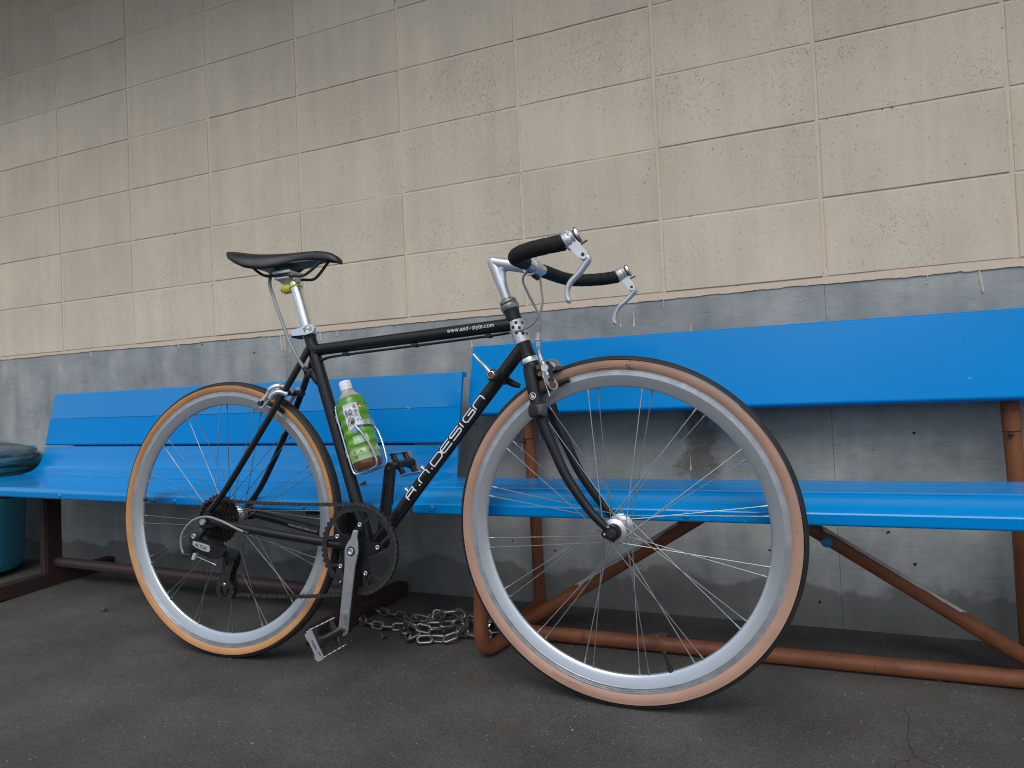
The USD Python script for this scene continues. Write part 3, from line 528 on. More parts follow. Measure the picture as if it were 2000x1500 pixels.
# wheels -----------------------------------------------------------
def wheel_space(front):
    if front:
        nl = A([NF @ FX, -(NF @ NV), NF @ UPV]); y = -nl / np.linalg.norm(nl); x = A([1., 0, 0]) - y * y[0]; x /= np.linalg.norm(x); return T([x, y, np.cross(x, y)], b(*CF))
    return T(np.eye(3), (0, 0, 0))
AX = A([0, -1., 0])                                               # wheel axis towards the camera
def wl(prof, n=160): return lathe(prof, AX, (0, 0, 0), n)
def tread_mesh(R, rt, wt, n=900):
    ts = np.concatenate([[0], np.linspace(.06, .94, 13), [1]])     # across the tread
    ang = np.arange(n) * 2 * np.pi / n; V = []
    for k, t_ in enumerate(ts):
        s_ = 2 * t_ - 1; w_ = wt * np.sin(s_ * np.pi / 2) if False else wt * s_; r0 = rt + (R - rt) * math.sqrt(max(0, 1 - s_ * s_ * .98))
        gro = (((ang * n / (2 * np.pi) / 5. + abs(s_) * 3.2) % 1) < .34) * (.0009 if .12 < abs(s_) < .9 else 0)
        r1 = r0 - gro - (.0007 if .9 < abs(s_) < .97 else 0)
        V.append(np.stack([r1 * np.cos(ang), np.full(n, -w_), r1 * np.sin(ang)], 1))
    m_ = len(ts); V = np.concatenate(V); i, j = np.meshgrid(np.arange(m_ - 1), np.arange(n), indexing='ij')
    q = np.stack([i * n + j, i * n + (j + 1) % n, (i + 1) * n + (j + 1) % n, (i + 1) * n + j], -1).reshape(-1, 4)
    tm = trimesh.Trimesh(V, np.vstack([q[:, [0, 1, 2]], q[:, [0, 2, 3]]]), process=False); tm.fix_normals(); return tm
def wheel(front, rA, R, th0, valve, tan, trk, spk, name):
    W = thing(name, None, None, wheel_space(front), BK)
    rT = R - .0098
    obj('tyre_tread', tread_mesh(R, rT - .0004, .0146), MT['tread'], W, smooth=50)
    side = [(rA - .0035, .0092), (rA - .0005, .0098), (rA + .0008, .0114), (rA + .005, .0142), (rA + .0100, .0155), (rA + .0140, .0155), (rT - .0022, .0150), (rT - .0008, .0153), (rT - .0002, .0148), (rT - .0002, .0120)]
    obj('tyre_sidewall', wl(side), tan, W); obj('tyre_sidewall', wl([(r, -w_) for r, w_ in side]), tan, W)
    rI = rA - .0335
    pr_ = [(rA - .003, .0092), (rA, .0098), (rA, .0108)]
    for g in (.0032, .0064): pr_ += [(rA - g + .0004, .0106), (rA - g, .0101), (rA - g - .0004, .0106)]
    trackp = pr_ + [(rA - .0104, .0106), (rA - .0108, .0102)]
    body = [(rA - .0108, .0102), (rA - .0112, .0107), (rA - .0150, .0098), (rA - .0200, .0085), (rA - .0255, .0069), (rI + .0030, .0050), (rI + .0010, .0032), (rI, .0014), (rI - .0001, 0)]
    obj('brake_track', wl(trackp), trk, W, smooth=25); obj('brake_track', wl([(r, -w_) for r, w_ in trackp]), trk, W, smooth=25)
    full = body + [(r, -w_) for r, w_ in body[-2::-1]]
    obj('rim', wl(full), MT['rim'], W, smooth=40)
    obj('rim_bed', wl([(rA - .004, .0088), (rA - .004, -.0088)]), MT['rim'], W)
    # hub
    fw = .0345 if front else .030; fr = .0225
    if front:
        hub = [(.006, -.050), (.0105, -.050), (.0105, -.042), (.014, -.0415), (.0225, -.037), (.0238, -.0362), (.0238, -.0332), (.0225, -.0325), (.0150, -.030), (.0128, -.020), (.0128, .020), (.0150, .030), (.0225, .0325), (.0238, .0332), (.0238, .0362), (.0225, .037), (.0165, .0395), (.016, .0415), (.006, .0415)]
    else:
        hub = [(.006, -.060), (.0105, -.060), (.0105, -.05), (.016, -.048), (.022, -.036), (.0235, -.035), (.0235, -.032), (.022, -.031), (.016, -.027), (.0145, -.01), (.0145, .008), (.018, .012), (.0235, .0135), (.0235, .0165), (.02, .018), (.006, .018)]
    obj('hub', wl(hub, 48), MT['aluS'], W, smooth=30)
    obj('axle', cyl((0, .062 if front else .075, 0), (0, -.062 if front else -.075, 0), .0048, 14), MT['blacksteel'], W)
    if front:
        obj('dust_cap', wl([(.004, .0405), (.0152, .0405), (.0155, .042), (.014, .0440), (.0095, .0445), (.0095, .049), (.005, .0495)], 32), MT['black'], W)
        for sg in (1, -1): obj('axle_nut', cyl((0, -sg * .0525, 0), (0, -sg * .066, 0), .0085, 6 if sg < 0 else 20), MT['black'], W)
    if not front:
        for sg in (1, -1): obj('axle_nut', cyl((0, -sg * .071, 0), (0, -sg * .079, 0), .0085, 6, .001), MT['aluS'], W)
    yR, yL = (-.0347, .0347) if front else (-.0150, .0335)
    for k in range(16):
        c = math.radians(th0 + 22.4 * k) if k < 16 else 0
        c = math.radians(th0 + 22.5 * k)
        sg = 1 if k % 2 == 0 else -1
        for e, (yf, off) in enumerate(((yR, math.radians(2.0)), (yL, math.radians(-2.0)))):
            a_ = c + off; hole = c + sg * math.radians(76) + (0 if e == 0 else math.radians(11.25))
            rim_p = A([math.cos(a_) * (rI + .001), (-.002 if e == 0 else .002), math.sin(a_) * (rI + .001)]); hub_p = A([math.cos(hole) * .0205, yf + (.002 if (k // 2) % 2 else -.002), math.sin(hole) * .0205])
            d = (hub_p - rim_p) / np.linalg.norm(hub_p - rim_p)
            obj('spoke', cat_(tube([hub_p, rim_p + d * .010], .00095, 7), tube([rim_p - d * .002, rim_p + d * .009, rim_p + d * .0125], [.0021, .0019, .0013], 8)), spk, W, smooth=40)
    va = math.radians(valve); vd = A([math.cos(va), 0, math.sin(va)])
    obj('valve', tube([vd * (rI + .001), vd * (rI - .006), vd * (rI - .0062), vd * (rI - .018), vd * (rI - .0182), vd * (rI - .036), vd * (rI - .038)], [.0055, .005, .0034, .0032, .0036, .0038, .002], 12), MT['black'], W)
    return W
WF = wheel(True, .3142, .3432, 8.2, -71.1, MT['tan_front'], MT['track'], MT['spoke'], 'front_wheel')
WR = wheel(False, .3168, .3422, 2.4, 171.7, MT['tan_rear'], MT['trackr'], MT['spoker'], 'rear_wheel')
def wrap_ring(m, r0, yoff, a0, inv=False):                        # flat text (x along, y up) onto the near side of the wheel
    v = m.vertices.copy(); ang = a0 - v[:, 0] / r0; r = r0 + v[:, 1]
    out = m.copy(); out.vertices = np.stack([r * np.cos(ang), -(yoff + v[:, 2]), r * np.sin(ang)], 1); return out
g = meshkit.text_mesh('GOLDEN BOY', .0072, .0006, bold=True); g.vertices[:, 0] *= 1.35; g.vertices[:, :2] -= [g.vertices[:, 0].mean(), .0036]
obj('raised_lettering', wrap_ring(g, .3225, .0152, math.radians(88)), MT['tan_front'], WF, smooth=False)
obj('raised_lettering', wrap_ring(g, .3245, .0152, math.radians(67)), MT['tan_rear'], WR, smooth=False)
g = meshkit.text_mesh('700x28C JAPAN', .0062, .0006); g.vertices[:, :2] -= [g.vertices[:, 0].mean(), .0031]
obj('raised_lettering', wrap_ring(g, .3225, .0152, math.radians(-110)), MT['tan_front'], WF, smooth=False)

# frame --------------------------------------------------------------
BB = (.417, -.055); ST = (.2525, .452); CL = (.263, .425)
fr = MT['frame']
def ftube(name, p, q, r, **kw): return obj(name, tube(P2([p, q]), r, 24), fr, BK, **kw)
seat_t = ftube('seat_tube', (BB[0], 0, BB[1]), (ST[0], 0, ST[1]), .0145)
top_t = ftube('top_tube', (.272, 0, .4055), (.795, 0, .4275), .0141)
down_t = ftube('down_tube', (BB[0] + .01, 0, BB[1] - .004), (.806, 0, .381), .0146)
ha, hb = A([.7835, .441]), A([.8145, .352]); hd = (ha - hb) / np.linalg.norm(ha - hb)
hA, hB = hb + hd * .113, hb - hd * .001
head_t = obj('head_tube', lathe([(0, 0), (.0172, 0), (.0172, .006), (.0162, .010), (.0162, .104), (.0172, .108), (.0172, .114), (0, .114)], b(hd[0], 0, hd[1]), b(hB[0], 0, hB[1]), 32), fr, BK)
obj('bottom_bracket_shell', cyl(b(BB[0], .036, BB[1]), b(BB[0], -.036, BB[1]), .0205, 32), fr, BK)
for sg in (1, -1):
    obj('seat_stay', tube(bs([(.262, .013 * sg, .408), (.238, .022 * sg, .362), (.16, .043 * sg, .231), (.062, .060 * sg, .084), (.012, .0635 * sg, .026)], 6), np.linspace(.0082, .0072, 25), 16), fr, BK)
    obj('chain_stay', tube(bs([(.018, .0635 * sg, .000), (.06, .0625 * sg, -.006), (.19, .050 * sg, -.0255), (.30, .036 * sg, -.041), (.41, .024 * sg, -.055)], 6), np.r_[np.linspace(.0078, .0105, 12), np.linspace(.0105, .0105, 13)], 16), fr, BK)
    obj('dropout', plate([(.012, .034), (.002, .030), (-.014, .008), (-.016, -.012), (-.022, -.030), (-.006, -.036), (.004, -.016), (.030, -.012), (.040, .002), (.018, .010)] if sg > 0 else [(.020, .046), (.004, .030), (-.014, .008), (-.014, -.014), (.004, -.016), (.030, -.012), (.042, .002), (.020, .012), (.032, .042)], .006, b(0, .0645 * sg, 0), (1, 0, 0), (0, 0, 1), (0, -1, 0), .002), fr, BK)
obj('stay_bridge', cyl(b(.207, .036, .305), b(.207, -.036, .305), .0075, 16), fr, BK)
obj('stay_bridge', cyl(b(.352, .03, -.047), b(.352, -.03, -.047), .0075, 16), fr, BK)
obj('seat_lug', hull(np.vstack([cyl(b(.2715, -.0135, .405), b(.2715, .0135, .405), .013, 16).vertices, cyl(b(.258, -.012, .405), b(.258, .012, .405), .010, 16).vertices])), fr, BK)
obj('cable_stop_boss', cat_(lathe([(0, 0), (.0085, 0), (.0105, .003), (.0105, .010), (.008, .012), (0, .012)], b(-.3, .95, -.1), b(.2665, .012, .349), 20), cyl(b(.257, .0235, .363), b(.263, .0215, .352), .0056, 14)), MT['black'], BK)
for s_ in (.158, .222):
    dv = A([.806 - BB[0] - .01, .381 - BB[1] + .004]); dv /= np.linalg.norm(dv); q = A([BB[0] + .01, BB[1] - .004]) + dv * s_; nv = A([-dv[1], dv[0]])
    o1, o2, o3 = q + nv * .012, q + nv * .0185, q + nv * .0225
    obj('bottle_boss', cat_(cyl(b(o1[0], 0, o1[1]), b(o2[0], 0, o2[1]), .0042, 12), cyl(b(o2[0], 0, o2[1]), b(o3[0], 0, o3[1]), .0055, 12)), MT['aluS'], BK)
# two cables under the top tube with their clips
for w_ in (.004, -.005):
    obj('cable', tube(bs([(.772, w_, .409), (.72, w_, .4055), (.55, w_, .3975), (.40, w_, .391), (.315, w_, .386), (.284, w_ * .8, .378)], 5), .0022, 8), MT['black'], BK)
for x in (.360, .545, .725): obj('cable_clip', rbox(.012, .020, .008, .0015, b(x, 0, .3905 + (x - .36) * .042)), MT['black'], BK)

# lettering on the tubes ------------------------------------------------
def on_tube(m, p, q, r, s0, up, phi0=0., depth=.0003):               # flat mesh: x along the tube from p, y across, wrapped on the near side
    m = m.subdivide_to_size(.0035) if isinstance(m, trimesh.Trimesh) else m
    p, q = b(*p), b(*q); ax = (q - p) / np.linalg.norm(q - p); nr = NEAR - ax * (NEAR @ ax); nr /= np.linalg.norm(nr); pp = np.cross(ax, nr); pp = pp if pp @ A(up) > 0 else -pp
    v = m.vertices; ph = v[:, 1] / r + phi0; rr = r + .00015 + v[:, 2]
    out = m.copy(); out.vertices = p + ax * (s0 + v[:, 0])[:, None] + (rr * np.cos(ph))[:, None] * nr + (rr * np.sin(ph))[:, None] * pp; return out
H_, wd = .0150, .0031
def glyph(ch):
    h = H_; r = .003
    L = {'A': (.036, [[(0, 0), (0, .0), (.0, h * .0)], ]), }
    return L
def rc(*pts): return list(pts)
def shape(lines): return unary_union([LineString(l).buffer(wd / 2, cap_style=2, join_style=1, quad_segs=5) for l in lines])
h = H_
LET = [('A', 0.0, .035, lambda w: [rc((0, 0), (0, h * .72), (.004, h), (w * .80, h)), rc((0, h * .46), (w * .80, h * .46)), rc((w * .80, -.0), (w * .80, h + wd / 2))]),
       ('dot', .043, .003, None),
       ('n', .052, .031, lambda w: [rc((0, 0), (0, h * .75), (.004, h), (w - .004, h), (w, h * .75), (w, 0))]),
       ('dot', .093, .003, None),
       ('D', .102, .036, lambda w: [rc((0, 0), (0, h), (w - .006, h), (w, h * .62), (w, h * .3), (w - .005, 0), (0, 0))]),
       ('E', .141, .033, lambda w: [rc((w, h), (.004, h), (0, h * .75), (0, h * .25), (.004, 0), (w, 0)), rc((0, h * .5), (w * .93, h * .5))]),
       ('S', .179, .034, lambda w: [rc((w, h), (.004, h), (0, h * .86), (0, h * .64), (.004, h * .5), (w - .004, h * .5), (w, h * .36), (w, h * .14), (w - .004, 0), (0, 0))]),
       ('I', .220, .004, lambda w: [rc((0, 0), (0, h))]),
       ('G', .231, .034, lambda w: [rc((w, h), (.004, h), (0, h * .75), (0, h * .25), (.004, 0), (w, 0), (w, h * .5), (w * .45, h * .5))]),
       ('n', .271, .031, lambda w: [rc((0, 0), (0, h * .75), (.004, h), (w - .004, h), (w, h * .75), (w, 0))])]
dp0 = (.519, 0, .0625); dq0 = (.806, 0, .381)
tscale = .286 / .302
geo = []
for nm, s0_, w_, fn in LET:
    pg = sbox(s0_, 0, s0_ + .0034, .0034) if fn is None else shape([[(x * 1.0 + s0_, y) for x, y in l] for l in fn(w_)])
    geo.append(pg)
gm = extr(unary_union(geo), .0002); gm.vertices[:, 0] *= tscale; gm.vertices[:, 1] -= H_ / 2
down0 = A([BB[0] + .01, BB[1] - .004]); ddir = A([.806, .381]) - down0; ddir /= np.linalg.norm(ddir); s_txt = (A([.519, .0625]) - down0) @ ddir
obj('lettering', on_tube(gm, (BB[0] + .01, 0, BB[1] - .004), (.806, 0, .381), .0146, s_txt, (-.7, 0, .7), phi0=.10), MT['white_print'], down_t, smooth=False)
g = meshkit.text_mesh('www.and-style.com', .0082, .0002); g.vertices[:, 0] *= .111 / g.vertices[:, 0].max(); g.vertices[:, 1] -= .0035
obj('lettering', on_tube(g, (.272, 0, .4055), (.795, 0, .4275), .0141, .360, (0, 0, 1), phi0=.08), MT['white_print'], top_t, smooth=False)
g2 = meshkit.text_mesh('www.and-style.com', .0066, .0002); g2.vertices[:, 0] *= .094 / g2.vertices[:, 0].max(); g2.vertices[:, 1] -= .0028
obj('lettering', on_tube(g2, (.06, -.0625, -.006), (.30, -.036, -.041), .0101, .098, (0, 0, 1), phi0=-.05, depth=.0004), MT['grey_print'], BK, smooth=False)
pin = extr(sbox(0, -.0005, .33, .0005), .0001); obj('pinstripe', on_tube(pin, (BB[0] + .01, 0, BB[1] - .004), (.806, 0, .381), .0146, .10, (-.7, 0, .7), phi0=-.82), mat('gold_pinstripe', (.055, .040, .028), rough=.5), down_t, smooth=False)
# silver head badge with black dots
foil = extr(sbox(0, 0, .050, .046), .00015); foil.vertices[:, 1] -= .023
s_hd = .036
badge = obj('head_badge', on_tube(foil, (hB[0], 0, hB[1]), (hA[0], 0, hA[1]), .0162, s_hd, (1, 0, 0), phi0=.55), MT['silver_print'], head_t, smooth=40)
dots = []
for s_, y in ((.043, -.004), (.036, -.014), (.030, -.001), (.022, -.0105), (.016, .002), (.040, .011), (.027, .013), (.015, .014)):
    dots.append(Point(s_, y).buffer(.0036, quad_segs=8))
dm = extr(unary_union(dots), .0002); obj('badge_dots', on_tube(dm, (hB[0], 0, hB[1]), (hA[0], 0, hA[1]), .01635, s_hd, (1, 0, 0), phi0=.55), MT['dark_print'], head_t, smooth=False)

# headset, stem ----------------------------------------------------------
def hax(s_): q = hb + hd * s_; return b(q[0], 0, q[1])
HD = b(hd[0], 0, hd[1])
hs = MT['alu']
obj('headset_cup', lathe([(.0150, .110), (.0185, .112), (.0205, .118), (.0200, .123), (.0165, .126), (.0185, .128), (.0185, .133), (.0150, .137), (.0125, .138)], HD, hax(0), 36), mat('tarnished_headset', (.26, .25, .24), (.40, .385, .36), rough=.30, metal=.9, nscale=80), BK)
obj('headset_cup', lathe([(.0150, .000), (.0182, -.001), (.0195, -.006), (.0190, -.012), (.0155, -.014)], HD, hax(0), 36), MT['alu'], BK)
st0, st1, st2 = hax(.13), hax(.218), b(.831, 0, .543)
corner = hax(.226)
obj('stem', cat_(tube([hax(.125), hax(.15), hax(.2), hax(.226), hax(.2325)], [.0106, .0108, .0126, .0130, .0118], 28), tube([corner - (st2 - corner) * .06, corner + (st2 - corner) * .05, corner + (st2 - corner) * .5, corner + (st2 - corner) * .86], [.0118, .0134, .0130, .0132], 28),
                tube(spline([hax(.17) + (st2 - corner) * .02, hax(.205) + (st2 - corner) * .12, corner + (st2 - corner) * .32 + A([0, 0, -.002])], 6), [.0105] * 13, 16)), MT['aluS'], BK, smooth=45)
bar_dir = P2([(.830, .05, .540)])[0] - P2([(.836, -.05, .547)])[0]; bar_dir /= np.linalg.norm(bar_dir)
obj('bar_clamp', lathe([(.0132, -.019), (.0172, -.019), (.0180, -.017), (.0180, .017), (.0172, .019), (.0132, .019)], bar_dir, st2, 36), MT['aluS'], BK)
obj('clamp_bolt', cyl(st2 + b(.004, .010, -.019), st2 + b(.004, -.014, -.019), .0052, 14), MT['black'], BK)

# bars, tape, levers -----------------------------------------------------
rbar = [(.833, 0, .5435), (.836, .05, .5395), (.842, .10, .532), (.8475, .150, .5245), (.8535, .176, .5205), (.866, .1905, .5210), (.885, .194, .5245), (.91, .194, .5275), (.935, .193, .5300), (.956, .192, .5315)]
lbar = [(.833, 0, .5435), (.838, -.05, .547), (.846, -.10, .549), (.854, -.145, .551), (.866, -.174, .5515), (.884, -.188, .551), (.905, -.192, .550), (.935, -.193, .549), (.960, -.192, .5495), (.982, -.190, .551)]
BR, BL_ = bs(rbar, 10), bs(lbar, 10)
obj('handlebar', cat_(tube(BR, .0118, 20), tube(BL_, .0118, 20)), MT['alu'], BK)
def arc(P): return np.r_[0, np.cumsum(np.linalg.norm(np.diff(P, axis=0), axis=1))]
def tape(P, s0, s1, r0):
    s_ = arc(P); q = np.arange(s0, s1, .0012); Q = np.stack([np.interp(q, s_, P[:, k]) for k in range(3)], 1)
    ph = ((q - s0) / .021) % 1; r = r0 * (1 + .028 * (ph - .5)) - .0008 * (ph < .07); r[:4] = [r0 * .86, r0 * .93, r0 * .97, r0]; r[-3:] = r0 * A([.97, .93, .86])
    n = 28; m = tube(Q, r, n); v = m.vertices
    return m
obj('bar_tape', tape(BR, .085, arc(BR)[-1] - .003, .0148), MT['tape'], BK, smooth=50); obj('bar_tape', tape(BL_, .045, arc(BL_)[-1] - .003, .0145), MT['tape'], BK, smooth=50)
def lever(tip, fwd, bl, w0, label):
    # tip: bar end; bl: measured blade points (x, z); w0: lateral offset
    Lx = thing('brake_lever', None, None, None, BK); tag(Lx, label)
    fwd = fwd / np.linalg.norm(fwd); e = b(*tip)
    obj('end_clamp', lathe([(.0115, -.003), (.0160, -.002), (.0170, .000), (.0170, .009), (.0160, .011), (.0150, .0115), (.0150, .0135), (.0170, .014), (.0170, .017), (.012, .019)], fwd, e, 28), MT['aluS'], Lx)
    obj('end_plug', cat_(lathe([(0, .0215), (.0140, .0215), (.0165, .0235), (.0158, .0262), (.0105, .0285), (0, .0292)], fwd, e, 28)), MT['chrome'], Lx)
    obj('plug_gap', lathe([(.0118, .0185), (.0118, .022)], fwd, e, 20), MT['black'], Lx)
    p_a, p_b = b(bl[0][0], w0, bl[0][1]), b(bl[1][0], w0, bl[1][1])
    d = (p_b - p_a) / np.linalg.norm(p_b - p_a); up = np.cross(NEAR, d); up = up if up[2] > 0 else -up; L = np.linalg.norm(p_b - p_a)
    pts = [(-.010, .0088), (.004, .0092), (L * .5, .0090), (L, .0086), (L + .0078, .0045), (L + .0084, -.0042), (L, -.0088), (L * .45, -.0096), (.004, -.0100), (-.010, -.0092)]
    obj('bracket', cat_(plate(pts, .004, p_a + NEAR * .0065, d, up, NEAR, .002), plate(pts, .004, p_a - NEAR * .0065, d, up, NEAR, .002), plate([(-.011, .008), (L * .55, .0088), (L * .55, .0045), (-.008, -.006)], .012, p_a, d, up, NEAR, .001)), MT['aluS'], Lx, smooth=30)
    obj('pivot_pin', cyl(p_b + NEAR * .0095, p_b - NEAR * .0095, .0032, 14), MT['blacksteel'], Lx)
    pp = spline([b(x, w0, z) for x, z in bl[1:]], 8); n = len(pp); s_ = np.linspace(0, 1, n)
    obj('blade', tube(pp, np.interp(s_, [0, .12, .3, .7, .93, 1], [.0068, .0072, .0060, .0052, .0050, .0028]), 16, ref=NEAR), MT['aluS'], Lx, smooth=60)
    obj('cable_stub', cyl(p_a + d * L * .55 + up * .006, p_a + d * L * .62 + up * .022, .0018, 8), MT['rust'], Lx)
    obj('clamp_screw', cat_(cyl(e + up * .012 + NEAR * .012, e + up * .012 + NEAR * .012 - fwd * .010, .0042, 12)), MT['black'], Lx)
lever((.953, .192, .5312), b(.35, -.02, .17) - b(.31, 0, 0) * 0, [(.9585, .5365), (.9855, .503), (.9925, .496), (.985, .484), (.974, .471), (.960, .458), (.9535, .444), (.9540, .430), (.9585, .4225)], .194, 'lever on the right grip, nearer the camera')
lever((.979, -.190, .5515), b(.35, .0, .17), [(.9835, .5565), (1.0085, .5210), (1.0135, .513), (1.004, .502), (.991, .490), (.976, .478), (.9665, .461), (.9640, .4465), (.968, .4370)], -.190, 'lever on the left grip, nearer the wall')

# brake and gear housings --------------------------------------------------
hz = MT['housing']
obj('brake_housing', tube(bs([(.838, .045, .531), (.820, .040, .512), (.829, .034, .481), (.841, .030, .455), (.849, .028, .435), (.851, .028, .415), (.846, .028, .398)], 8), .0026, 10), hz, BK)
obj('brake_housing', tube(bs([(.842, -.010, .527), (.846, -.004, .497), (.850, .004, .467), (.844, .012, .440), (.831, .016, .422), (.812, .017, .412), (.790, .015, .4085)], 8), .0026, 10), hz, BK)
obj('brake_housing', tube(bs([(.176, .006, .6085), (.166, .010, .611), (.154, .012, .606), (.147, .012, .588), (.149, .012, .568), (.158, .012, .545), (.179, .018, .503), (.200, .024, .464), (.222, .028, .422), (.245, .027, .382), (.260, .023, .358)], 8), .0042, 12), hz, BK, label='thick grey hose looping behind the seat post')
obj('gear_housing', tube(bs([(.120, .069, -.021), (.098, .075, -.011), (.060, .080, .005), (.022, .082, .0135), (-.014, .083, .008), (-.042, .083, -.010), (-.0595, .082, -.034), (-.062, .081, -.058), (-.056, .080, -.076)], 8), .0026, 10), hz, BK)
obj('cable_stop', cyl(b(.118, .069, -.0205), b(.132, .066, -.0245), .0042, 12), MT['black'], BK)

# saddle ---------------------------------------------------------------------
def saddle():
    xs_ = A([.036, .042, .060, .086, .112, .138, .165, .189, .215, .238, .262, .287, .308, .322, .336, .345, .3495])
    zt_ = A([.664, .671, .668, .6625, .6575, .654, .6515, .650, .649, .6485, .648, .6465, .6425, .638, .630, .622, .615])
    wh = A([.030, .052, .066, .070, .0685, .063, .054, .044, .0345, .028, .0235, .0205, .0190, .018, .0165, .012, .004])
    dr = A([.007, .009, .016, .025, .033, .037, .037, .033, .028, .024, .022, .021, .020, .018, .015, .010, .004])   # how far the skirt drops
    n = 30; V = []
    for x, z, w_, d_ in zip(xs_, zt_, wh, dr):
        th = np.linspace(-1, 1, n)
        ww = w_ * np.sin(th * np.pi / 2); e = np.abs(th)
        zz = z - .006 * np.sin(np.clip((x - .06) / .1, 0, 1) * np.pi) * np.exp(-(ww / .012) ** 2) - d_ * (e ** 2.5) - .010 * (np.abs(ww) / .07) ** 2 * (w_ > .03)
        V.append(np.stack([np.full(n, x) + .006 * e ** 3 * (x < .1), -ww, zz], 1))
        ww2 = ww * .90; zb = np.minimum(zz - .004, zz - .008 * (1 - e)); V[-1] = np.vstack([V[-1], np.stack([np.full(n, x), -ww2[::-1], (zz - .0065 + .004 * e ** 4)[::-1]], 1)])
    m_ = len(V); n2 = 2 * n; V = np.concatenate(V); i, j = np.meshgrid(np.arange(m_ - 1), np.arange(n2), indexing='ij')
    q = np.stack([i * n2 + j, (i + 1) * n2 + j, (i + 1) * n2 + (j + 1) % n2, i * n2 + (j + 1) % n2], -1).reshape(-1, 4); F = [q[:, [0, 1, 2]], q[:, [0, 2, 3]]]
    for k0 in (0, (m_ - 1) * n2):
        c = len(V); V = np.vstack([V, V[k0:k0 + n2].mean(0)]); j = np.arange(n2); F.append(np.stack([np.full(n2, c), k0 + j, k0 + (j + 1) % n2], 1))
    tm = trimesh.Trimesh(V, np.vstack(F), process=False); tm.fix_normals(); return tm
SD = thing('saddle', None, None, None, BK)
obj('cover', saddle(), MT['saddle'], SD, smooth=60)
obj('base', hull(np.vstack([A([b(x, w_ * s_, z) for x, w_, z in ((.075, .048, .632), (.12, .052, .619), (.17, .042, .615), (.24, .020, .618), (.31, .012, .622), (.10, .04, .642), (.30, .010, .632)) for s_ in (1, -1)])])), MT['black'], SD)
for sg in (1, -1): obj('rail', tube(bs([(.115, .040 * sg, .622), (.128, .036 * sg, .608), (.145, .026 * sg, .596), (.17, .022 * sg, .594), (.22, .022 * sg, .5885), (.250, .021 * sg, .5855), (.270, .018 * sg, .594), (.300, .012 * sg, .618), (.308, .010 * sg, .624)], 6), .0035, 10), MT['blacksteel'], SD)
sdir = A([ST[0] - BB[0], ST[1] - BB[1]]); sdir /= np.linalg.norm(sdir)
def sax(s_, w_=0.): return b(BB[0] + sdir[0] * s_, w_, BB[1] + sdir[1] * s_)
SDIR = b(sdir[0], 0, sdir[1])
top_s = np.linalg.norm(A([.209, .592]) - A(BB))
obj('seat_post', tube([sax(.50), sax(.60), sax(top_s - .02), sax(top_s - .004), sax(top_s + .002)], [.0136, .0136, .0136, .0132, .0105], 30), MT['alu'], BK)
obj('post_head', cat_(hull(np.vstack([cyl(b(.207, .019, .592), b(.207, -.019, .592), .0125, 20).vertices, cyl(b(.176, .015, .588), b(.176, -.015, .588), .006, 16).vertices, cyl(b(.196, .010, .574), b(.196, -.010, .574), .006, 16).vertices])), rbox(.052, .056, .009, .002, b(.193, 0, .6005)), rbox(.046, .050, .007, .002, b(.193, 0, .5865))), MT['aluS'], BK)
obj('clamp_bolt', cyl(b(.188, .0, .570), b(.192, 0, .58), .0045, 6), MT['rust'], BK)
SC = thing('seat_clamp', None, None, None, BK)
obj('collar', lathe([(.0143, .000), (.0172, .000), (.0178, .002), (.0178, .013), (.0172, .015), (.0138, .015)], SDIR, sax(.5215), 32), MT['aluS'], SC)
ring = Polygon([(-.030, .0055), (.0, .0085), (.018, .012), (.032, .009), (.037, .0), (.031, -.009), (.015, -.011), (-.004, -.009), (-.030, -.0065)]).buffer(.001)
hole = Polygon([(.004, .004), (.016, .0072), (.027, .004), (.029, -.002), (.022, -.006), (.008, -.005)]).buffer(.0006)
lv = extr(ring.difference(hole), .005); 
obj('lever', frame_map(lv, b(.2515, .0185, .4515), b(.985, .0, .12), b(-.12, 0, .985), NEAR), MT['alu'], SC, smooth=30)
obj('bolt', cat_(cyl(b(.2215, .020, .4425), b(.2215, -.015, .4425), .0058, 16), rbox(.016, .022, .014, .002, b(.2305, .004, .446))), MT['blacksteel'], SC)

# tail light on the seat post -----------------------------------------------
TL = thing('tail_light', None, None, None, BK); tag(TL, 'small yellow silicone tail light with a red lens')
ld = b(-.97, .12, -.22); ld /= np.linalg.norm(ld); lc = sax(.655) + ld * .012
obj('body', lathe([(0, -.004), (.0085, -.003), (.0115, .002), (.0125, .008), (.0120, .016), (.0098, .0205), (.0070, .0225), (0, .0225)], ld, lc, 26), MT['yellow'], TL, smooth=50)
obj('lens', lathe([(0, .028), (.004, .0272), (.0066, .0245), (.0074, .0215), (0, .0215)], ld, lc, 22), MT['redlens'], TL, smooth=50)
for ds in (.0075, -.0075): obj('strap', lathe([(.0138, -.0028), (.0158, -.0024), (.0158, .0024), (.0138, .0028)], SDIR + b(.12, 0, .0), sax(.6605 + ds), 28), MT['yellow'], TL)
obj('strap_end', rbox(.0085, .012, .017, .002, sax(.668) + b(.0165, .006, .002)), MT['greyrubber'], TL)

